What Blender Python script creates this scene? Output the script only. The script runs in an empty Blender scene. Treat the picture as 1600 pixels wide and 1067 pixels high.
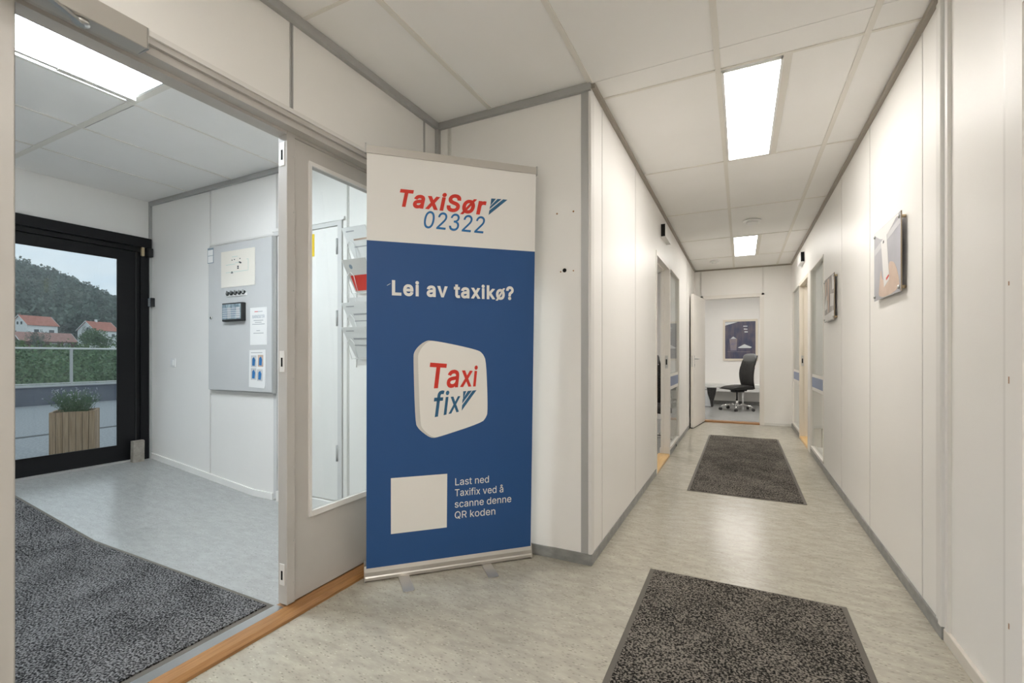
import bpy, bmesh, math, random
from mathutils import Vector, Matrix
from mathutils.geometry import tessellate_polygon
random.seed(7)
sc = bpy.context.scene
COL = sc.collection
PI = math.pi

# ------------------------------------------------------------------ camera
cam = bpy.data.objects.new('camera', bpy.data.cameras.new('camera'))
COL.objects.link(cam)
cam.location = (0, 0, 1.1)
cam.rotation_euler = (PI / 2, 0, math.atan(358 / 720.5))
cam.data.sensor_width = 36
cam.data.lens = 720.5 / 1600 * 36
cam.data.shift_y = 22 / 1600
cam.data.clip_start = 0.05
cam.data.clip_end = 2000
sc.camera = cam
# ------------------------------------------------------------------ exposure and sky
sc.view_settings.view_transform = 'Standard'
sc.view_settings.look = 'None'
sc.view_settings.exposure = 0.0
sc.view_settings.gamma = 1.0
sc.view_settings.use_curve_mapping = False
SKY = 1.08            # overcast sky radiance
LED = 21.0            # radiance of the ceiling light panels
w = bpy.data.worlds.new('overcast_sky'); sc.world = w; w.use_nodes = True
sc.cycles.max_bounces = 14; sc.cycles.diffuse_bounces = 9; sc.cycles.transparent_max_bounces = 16
nt = w.node_tree; nt.nodes.clear()
wo = nt.nodes.new('ShaderNodeOutputWorld'); bg = nt.nodes.new('ShaderNodeBackground')
tc = nt.nodes.new('ShaderNodeTexCoord'); mp = nt.nodes.new('ShaderNodeMapping')
mp.inputs['Scale'].default_value = (3, 3, 9)
nz = nt.nodes.new('ShaderNodeTexNoise'); nz.inputs['Scale'].default_value = 1.6; nz.inputs['Detail'].default_value = 4
cr = nt.nodes.new('ShaderNodeValToRGB')
cr.color_ramp.elements[0].position = .35; cr.color_ramp.elements[0].color = (.72, .84, .95, 1)
cr.color_ramp.elements[1].position = .65; cr.color_ramp.elements[1].color = (.93, .98, 1, 1)
nt.links.new(tc.outputs['Generated'], mp.inputs['Vector']); nt.links.new(mp.outputs[0], nz.inputs['Vector'])
nt.links.new(nz.outputs['Fac'], cr.inputs[0]); nt.links.new(cr.outputs[0], bg.inputs[0])
bg.inputs[1].default_value = SKY; nt.links.new(bg.outputs[0], wo.inputs[0])

# ------------------------------------------------------------------ materials
M = {}
def mat(name, col, rough=.5, metal=0, col2=None, nscale=8, stretch=(1, 1, 1), bump=0, bscale=None, spec=None,
        lo=.35, hi=.65, detail=4, coat=0):
    m = bpy.data.materials.new(name); m.use_nodes = True
    t = m.node_tree; b = t.nodes['Principled BSDF']
    b.inputs['Base Color'].default_value = (*col, 1); b.inputs['Roughness'].default_value = rough
    b.inputs['Metallic'].default_value = metal
    if spec is not None: b.inputs['Specular IOR Level'].default_value = spec
    if coat: b.inputs['Coat Weight'].default_value = coat; b.inputs['Coat Roughness'].default_value = .15
    if col2 or bump:
        c = t.nodes.new('ShaderNodeTexCoord'); p = t.nodes.new('ShaderNodeMapping')
        p.inputs['Scale'].default_value = stretch; t.links.new(c.outputs['Object'], p.inputs[0])
    if col2:
        n = t.nodes.new('ShaderNodeTexNoise'); n.inputs['Scale'].default_value = nscale; n.inputs['Detail'].default_value = detail
        t.links.new(p.outputs[0], n.inputs['Vector'])
        r = t.nodes.new('ShaderNodeValToRGB')
        r.color_ramp.elements[0].position = lo; r.color_ramp.elements[0].color = (*col, 1)
        r.color_ramp.elements[1].position = hi; r.color_ramp.elements[1].color = (*col2, 1)
        t.links.new(n.outputs['Fac'], r.inputs[0]); t.links.new(r.outputs[0], b.inputs['Base Color'])
    if bump:
        n2 = t.nodes.new('ShaderNodeTexNoise'); n2.inputs['Scale'].default_value = bscale or nscale; n2.inputs['Detail'].default_value = 3
        t.links.new(p.outputs[0], n2.inputs['Vector'])
        bp = t.nodes.new('ShaderNodeBump'); bp.inputs['Strength'].default_value = bump; bp.inputs['Distance'].default_value = .01
        t.links.new(n2.outputs['Fac'], bp.inputs['Height']); t.links.new(bp.outputs[0], b.inputs['Normal'])
    M[name] = m
    return m

def glass(name, tint, ior=1.5, extra=0.0):
    m = bpy.data.materials.new(name); m.use_nodes = True
    t = m.node_tree; t.nodes.clear()
    o = t.nodes.new('ShaderNodeOutputMaterial'); mx = t.nodes.new('ShaderNodeMixShader')
    tr = t.nodes.new('ShaderNodeBsdfTransparent'); tr.inputs[0].default_value = (*tint, 1)
    gl = t.nodes.new('ShaderNodeBsdfGlossy'); gl.inputs['Roughness'].default_value = 0.0
    fr = t.nodes.new('ShaderNodeFresnel'); fr.inputs[0].default_value = ior
    ge = t.nodes.new('ShaderNodeNewGeometry'); mu = t.nodes.new('ShaderNodeMath'); mu.operation = 'SUBTRACT'; mu.use_clamp = True
    t.links.new(fr.outputs[0], mu.inputs[0]); t.links.new(ge.outputs['Backfacing'], mu.inputs[1])
    t.links.new(mu.outputs[0], mx.inputs[0]); t.links.new(tr.outputs[0], mx.inputs[1]); t.links.new(gl.outputs[0], mx.inputs[2])
    t.links.new(mx.outputs[0], o.inputs[0]); M[name] = m
    return m

def emit(name, col, s):
    m = bpy.data.materials.new(name); m.use_nodes = True
    b = m.node_tree.nodes['Principled BSDF']
    b.inputs['Base Color'].default_value = (.8, .8, .8, 1)
    b.inputs['Emission Color'].default_value = (*col, 1); b.inputs['Emission Strength'].default_value = s
    M[name] = m

mat('wall', (.85, .835, .81), .42, col2=(.875, .86, .835), nscale=1.3, bump=.06, bscale=260, spec=.35)
mat('wall_grey', (.66, .655, .645), .4, col2=(.69, .685, .675), nscale=1.5, bump=.05, bscale=260, spec=.35)
mat('strip', (.76, .745, .72), .4)
mat('alu', (.43, .43, .425), .42, metal=.25)
mat('trim_brown', (.34, .31, .265), .5)
mat('tile', (.895, .885, .865), .85, col2=(.915, .905, .89), nscale=2.2, bump=.08, bscale=420, spec=.2)
mat('grid', (.78, .755, .70), .6)
mat('plenum', (.05, .05, .05), .9)
mat('base_grey', (.21, .215, .21), .4, col2=(.30, .30, .29), nscale=14, stretch=(1, 1, 2))
mat('base_beige', (.66, .62, .56), .45)
mat('frame_beige', (.50, .48, .455), .45, col2=(.53, .51, .485), nscale=5, spec=.35)
mat('door_white', (.80, .77, .725), .38, col2=(.82, .79, .745), nscale=3)
mat('door_cream', (.74, .68, .58), .45)
mat('oak', (.27, .125, .04), .35, col2=(.40, .205, .075), nscale=9, stretch=(18, 1, 18), lo=.3, hi=.7)
mat('oak_light', (.66, .42, .17), .35, col2=(.76, .52, .24), nscale=9, stretch=(18, 1, 18), lo=.3, hi=.7)
mat('black_frame', (.007, .007, .008), .4, spec=.25)
mat('rubber', (.125, .112, .095), .65)
mat('steel', (.62, .62, .61), .28, metal=1)
mat('chrome', (.80, .80, .80), .12, metal=1)
mat('silver', (.60, .575, .54), .33, metal=.7)
mat('brass', (.62, .50, .32), .3, metal=.9)
mat('dark', (.02, .02, .02), .6)
mat('hole', (.006, .006, .006), .9)
mat('white_plastic', (.84, .84, .83), .35)
mat('paper', (.86, .86, .85), .5)
mat('paper_cream', (.84, .80, .72), .25)
mat('cabinet', (.575, .58, .58), .4, col2=(.595, .60, .60), nscale=4)
mat('print_grey', (.42, .43, .45), .6)
mat('print_green', (.40, .58, .54), .6)
mat('print_blue_grey', (.24, .30, .36), .6)
mat('ink', (.03, .035, .04), .6)
mat('blue', (.026, .088, .255), .42, spec=.3)
mat('banner_white', (.82, .805, .78), .45, spec=.3)
mat('print_red', (.66, .045, .03), .45, spec=.3)
mat('print_blue', (.03, .17, .42), .45, spec=.3)
mat('print_teal', (.035, .135, .26), .45, spec=.3)
mat('print_cream', (.84, .82, .785), .45, spec=.3)
mat('print_tile_side', (.62, .60, .57), .45, spec=.3)
mat('film_blue', (.24, .29, .44), .5)
mat('film_white', (.82, .80, .76), .5)
mat('yellow', (.80, .58, .03), .45)
mat('leather', (.018, .017, .016), .45, col2=(.026, .024, .023), nscale=30)
mat('mesh_black', (.014, .014, .014), .7, col2=(.05, .048, .046), nscale=90, lo=.45, hi=.62)
mat('pad_grey', (.16, .165, .17), .5)
mat('brick', (.27, .245, .21), .85, col2=(.36, .33, .29), nscale=22, bump=.5, bscale=60)
mat('asphalt', (.20, .215, .23), .85, col2=(.30, .315, .33), nscale=40, bump=.3, bscale=120)
mat('asphalt_dark', (.075, .08, .085), .85)
mat('concrete', (.085, .10, .13), .8, col2=(.13, .145, .175), nscale=1.2)
mat('concrete_cap', (.42, .43, .43), .8)
mat('planter_wood', (.27, .175, .10), .7, col2=(.40, .28, .175), nscale=6, stretch=(14, 14, .7))
mat('soil', (.05, .04, .03), .95)
mat('lavender', (.06, .12, .055), .7, col2=(.12, .19, .10), nscale=20)
mat('lavender_flower', (.62, .60, .68), .7)
mat('leaf_forest', (.04, .075, .055), .8, col2=(.115, .165, .13), nscale=.09, lo=.38, hi=.62)
mat('leaf_shrub', (.06, .105, .055), .7, col2=(.155, .22, .105), nscale=.55, lo=.38, hi=.62)
mat('leaf_tree', (.06, .12, .05), .7, col2=(.13, .21, .10), nscale=.4)
mat('bark', (.08, .06, .045), .9)
mat('hill_ground', (.04, .07, .035), .95, col2=(.07, .10, .05), nscale=.1)
mat('house_white', (.80, .82, .84), .7)
mat('roof_red', (.36, .12, .08), .75, col2=(.44, .165, .12), nscale=1.2)
mat('roof_brown', (.30, .155, .13), .75, col2=(.36, .20, .17), nscale=1.2)
mat('house_brown', (.09, .04, .03), .8)
mat('pane_dark', (.06, .07, .08), .2)
mat('sky_print', (.38, .38, .415), .5, col2=(.48, .48, .51), nscale=3, spec=.25)
mat('hand_print', (.55, .40, .31), .3, col2=(.62, .47, .38), nscale=14)
mat('acrylic_edge', (.30, .24, .16), .2)
mat('photo_grey', (.24, .21, .20), .45, col2=(.55, .53, .52), nscale=7, stretch=(1, 3, 1), spec=.25)
mat('photo_light', (.74, .73, .72), .5, spec=.25)
mat('photo_pale', (.56, .56, .575), .5, spec=.25)
mat('paint_dark', (.055, .065, .12), .4, col2=(.125, .105, .135), nscale=6, stretch=(2, 1, .7), lo=.38, hi=.66)
mat('paint_mid', (.20, .185, .27), .4, col2=(.30, .25, .24), nscale=10)
mat('paint_light', (.62, .66, .70), .4, col2=(.72, .74, .74), nscale=10)
mat('grey_floor_unit', (.62, .64, .66), .35)
mat('key_face', (.14, .20, .24), .2, col2=(.40, .50, .54), nscale=30, stretch=(1, 1, .5))
emit('led_warm', (1.0, .962, .91), LED)
emit('led_white', (1.0, .965, .92), LED)
emit('led_cool', (.86, .94, 1.0), LED * 2.4)
glass('glass_clear', (.95, .965, .96))
glass('glass_outer', (.94, .975, .98))
glass('glass_rail', (.88, .94, .93))
glass('acrylic', (.9, .9, .88))

def floor_mat(name, a, b, c):
    m = bpy.data.materials.new(name); m.use_nodes = True
    t = m.node_tree; bs = t.nodes['Principled BSDF']
    co = t.nodes.new('ShaderNodeTexCoord')
    def nzz(scale, st, rot, detail=5, rgh=.6):
        p = t.nodes.new('ShaderNodeMapping'); p.inputs['Scale'].default_value = st; p.inputs['Rotation'].default_value = (0, 0, rot)
        t.links.new(co.outputs['Object'], p.inputs[0])
        n = t.nodes.new('ShaderNodeTexNoise'); n.inputs['Scale'].default_value = scale; n.inputs['Detail'].default_value = detail
        n.inputs['Roughness'].default_value = rgh; n.inputs['Distortion'].default_value = .15
        t.links.new(p.outputs[0], n.inputs['Vector']); return n
    def ramp(n, p0, p1, c0, c1):
        r = t.nodes.new('ShaderNodeValToRGB')
        r.color_ramp.elements[0].position = p0; r.color_ramp.elements[0].color = (*c0, 1)
        r.color_ramp.elements[1].position = p1; r.color_ramp.elements[1].color = (*c1, 1)
        t.links.new(n.outputs['Fac'], r.inputs[0]); return r
    def mix(fac, a_, b_):
        x = t.nodes.new('ShaderNodeMix'); x.data_type = 'RGBA'
        t.links.new(fac, x.inputs[0])
        if isinstance(a_, tuple): x.inputs[6].default_value = (*a_, 1)
        else: t.links.new(a_, x.inputs[6])
        if isinstance(b_, tuple): x.inputs[7].default_value = (*b_, 1)
        else: t.links.new(b_, x.inputs[7])
        return x.outputs[2]
    r1 = ramp(nzz(11, (1, 2.6, 1), .5, 9, .68), .34, .66, a, b)
    def fleck(scale, rot, size, share):
        p = t.nodes.new('ShaderNodeMapping'); p.inputs['Scale'].default_value = (1, 2.8, 1); p.inputs['Rotation'].default_value = (0, 0, rot)
        t.links.new(co.outputs['Object'], p.inputs[0])
        v = t.nodes.new('ShaderNodeTexVoronoi'); v.inputs['Scale'].default_value = scale
        t.links.new(p.outputs[0], v.inputs['Vector'])
        l = t.nodes.new('ShaderNodeMath'); l.operation = 'LESS_THAN'; l.inputs[1].default_value = size; t.links.new(v.outputs['Distance'], l.inputs[0])
        sp = t.nodes.new('ShaderNodeSeparateColor'); t.links.new(v.outputs['Color'], sp.inputs[0])
        q = t.nodes.new('ShaderNodeMath'); q.operation = 'LESS_THAN'; q.inputs[1].default_value = share; t.links.new(sp.outputs[0], q.inputs[0])
        z = t.nodes.new('ShaderNodeMath'); z.operation = 'MULTIPLY'; t.links.new(l.outputs[0], z.inputs[0]); t.links.new(q.outputs[0], z.inputs[1])
        z2 = t.nodes.new('ShaderNodeMath'); z2.operation = 'MULTIPLY'; z2.inputs[1].default_value = .75; t.links.new(z.outputs[0], z2.inputs[0])
        return z2.outputs[0]
    x = mix(fleck(46, .35, .26, .45), r1.outputs[0], c)
    x = mix(fleck(38, .9, .22, .30), x, (b[0] * 1.2, b[1] * 1.2, b[2] * 1.18))
    t.links.new(x, bs.inputs['Base Color'])
    rr = t.nodes.new('ShaderNodeMapRange'); rr.inputs[3].default_value = .195; rr.inputs[4].default_value = .24
    t.links.new(nzz(3, (1, 1, 1), 0).outputs['Fac'], rr.inputs[0]); t.links.new(rr.outputs[0], bs.inputs['Roughness'])
    n = nzz(70, (1, 2, 1), .4, 2); bp = t.nodes.new('ShaderNodeBump'); bp.inputs['Strength'].default_value = .05; bp.inputs['Distance'].default_value = .004
    t.links.new(n.outputs['Fac'], bp.inputs['Height']); t.links.new(bp.outputs[0], bs.inputs['Normal'])
    M[name] = m
floor_mat('lino', (.355, .33, .275), (.475, .445, .375), (.22, .205, .17))
floor_mat('lino_greyed', (.345, .35, .345), (.41, .415, .41), (.27, .27, .265))  # same linoleum, with the vestibule's cool daylight put into its colour

def mat_pile(name, dark, light):
    m = bpy.data.materials.new(name); m.use_nodes = True
    t = m.node_tree; bs = t.nodes['Principled BSDF']; bs.inputs['Roughness'].default_value = .95
    bs.inputs['Specular IOR Level'].default_value = .1
    co = t.nodes.new('ShaderNodeTexCoord')
    v = t.nodes.new('ShaderNodeTexNoise'); v.inputs['Scale'].default_value = 140; v.inputs['Detail'].default_value = 2.5
    big = t.nodes.new('ShaderNodeTexNoise'); big.inputs['Scale'].default_value = 4; big.inputs['Detail'].default_value = 3
    t.links.new(co.outputs['Object'], v.inputs['Vector']); t.links.new(co.outputs['Object'], big.inputs['Vector'])
    ad = t.nodes.new('ShaderNodeMath'); ad.operation = 'MULTIPLY_ADD'; ad.inputs[1].default_value = .22
    t.links.new(big.outputs['Fac'], ad.inputs[0]); t.links.new(v.outputs['Fac'], ad.inputs[2])
    r = t.nodes.new('ShaderNodeValToRGB')
    r.color_ramp.elements[0].position = .53; r.color_ramp.elements[0].color = (*dark, 1)
    r.color_ramp.elements[1].position = .74; r.color_ramp.elements[1].color = (*light, 1)
    t.links.new(ad.outputs[0], r.inputs[0]); t.links.new(r.outputs[0], bs.inputs['Base Color'])
    bp = t.nodes.new('ShaderNodeBump'); bp.inputs['Strength'].default_value = .9; bp.inputs['Distance'].default_value = .006
    t.links.new(v.outputs['Fac'], bp.inputs['Height']); t.links.new(bp.outputs[0], bs.inputs['Normal'])
    M[name] = m
mat_pile('pile_brown', (.014, .013, .012), (.26, .235, .205))
mat_pile('pile_grey', (.014, .014, .015), (.25, .25, .255))

# ------------------------------------------------------------------ helpers
def finish(name, bm, m, parent=None, local=False, smooth=False):
    """link bm as one mesh object. World coordinates unless local; origin at the bottom centre."""
    bmesh.ops.recalc_face_normals(bm, faces=bm.faces)
    me = bpy.data.meshes.new(name)
    off = Vector((0, 0, 0))
    if not local and bm.verts:
        xs = [v.co for v in bm.verts]
        off = Vector(((min(c.x for c in xs) + max(c.x for c in xs)) / 2, (min(c.y for c in xs) + max(c.y for c in xs)) / 2, min(c.z for c in xs)))
        for v in bm.verts: v.co -= off
    bm.to_mesh(me); bm.free()
    for p in me.polygons: p.use_smooth = smooth
    o = bpy.data.objects.new(name, me); COL.objects.link(o)
    me.materials.append(M[m])
    if parent is not None:
        o.parent = parent
        if not local:
            q = parent; base = Vector((0, 0, 0))
            while q is not None: base += q.location; q = q.parent
            off = off - base
    o.location = off
    return o

def bxa(bm, x0, x1, y0, y1, z0, z1, bevel=0, seg=1):
    r = bmesh.ops.create_cube(bm, size=1)
    vs = r['verts']
    for v in vs:
        v.co = Vector((x0 + (v.co.x + .5) * (x1 - x0), y0 + (v.co.y + .5) * (y1 - y0), z0 + (v.co.z + .5) * (z1 - z0)))
    if bevel:
        es = list({e for v in vs for e in v.link_edges})
        bmesh.ops.bevel(bm, geom=es, offset=bevel, segments=seg, affect='EDGES', profile=.5)
    return bm

def box(name, x0, x1, y0, y1, z0, z1, m, parent=None, bevel=0, seg=1, local=False):
    return finish(name, bxa(bmesh.new(), x0, x1, y0, y1, z0, z1, bevel, seg), m, parent, local, smooth=False)

def boxes(name, lst, m, parent=None, local=False):
    bm = bmesh.new()
    for b in lst: bxa(bm, *b)
    return finish(name, bm, m, parent, local)

def prism(name, pts, d, m, parent=None, local=False, smooth=False):
    """pts: list of 3d points (a planar polygon), extruded by vector d"""
    bm = bmesh.new()
    a = [bm.verts.new(p) for p in pts]; b = [bm.verts.new(Vector(p) + Vector(d)) for p in pts]
    n = len(pts)
    bm.faces.new(a); bm.faces.new(list(reversed(b)))
    for i in range(n): bm.faces.new((a[i], b[i], b[(i + 1) % n], a[(i + 1) % n]))
    return finish(name, bm, m, parent, local, smooth)

def tuba(bm, pts, r, seg=8):
    pts = [Vector(p) for p in pts]; rings = []
    rr = r if isinstance(r, (list, tuple)) else [r] * len(pts)
    for i, p in enumerate(pts):
        t = (pts[min(i + 1, len(pts) - 1)] - pts[max(i - 1, 0)]).normalized()
        u = t.cross(Vector((0, 0, 1)) if abs(t.z) < .95 else Vector((1, 0, 0))).normalized(); v = t.cross(u)
        rings.append([bm.verts.new(p + (u * math.cos(2 * PI * k / seg) + v * math.sin(2 * PI * k / seg)) * rr[i]) for k in range(seg)])
    for i in range(len(pts) - 1):
        for k in range(seg):
            bm.faces.new((rings[i][k], rings[i][(k + 1) % seg], rings[i + 1][(k + 1) % seg], rings[i + 1][k]))
    bm.faces.new(rings[0]); bm.faces.new(rings[-1])
    return bm

def tube(name, pts, r, m, parent=None, seg=8, local=False, smooth=True):
    return finish(name, tuba(bmesh.new(), pts, r, seg), m, parent, local, smooth)

def lathe(name, prof, centre, m, parent=None, seg=24, axis='z', local=False, smooth=True):
    bm = bmesh.new(); rings = []
    for r, h in prof:
        ring = []
        for k in range(seg):
            a = 2 * PI * k / seg
            c, s = r * math.cos(a), r * math.sin(a)
            p = {'z': (c, s, h), 'x': (h, c, s), 'y': (c, h, s)}[axis]
            ring.append(bm.verts.new(Vector(p) + Vector(centre)))
        rings.append(ring)
    for i in range(len(rings) - 1):
        for k in range(seg):
            bm.faces.new((rings[i][k], rings[i][(k + 1) % seg], rings[i + 1][(k + 1) % seg], rings[i + 1][k]))
    bm.faces.new(rings[0]); bm.faces.new(rings[-1])
    return finish(name, bm, m, parent, local, smooth)

def struct(o):
    o['kind'] = 'structure'; return o
def tag(o, label, cat, group=None, kind=None):
    o['label'] = label; o['category'] = cat
    if group: o['group'] = group
    if kind: o['kind'] = kind
    return o
def thing(name, label, cat, loc=(0, 0, 0), rz=0, group=None):
    o = bpy.data.objects.new(name, None); COL.objects.link(o)
    o.empty_display_size = .1
    o.location = loc; o.rotation_euler = (0, 0, rz)
    return tag(o, label, cat, group)
def copy_tree(o, parent=None):
    c = o.copy(); COL.objects.link(c)
    if parent is not None: c.parent = parent
    for ch in list(o.children): copy_tree(ch, c)
    return c

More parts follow.
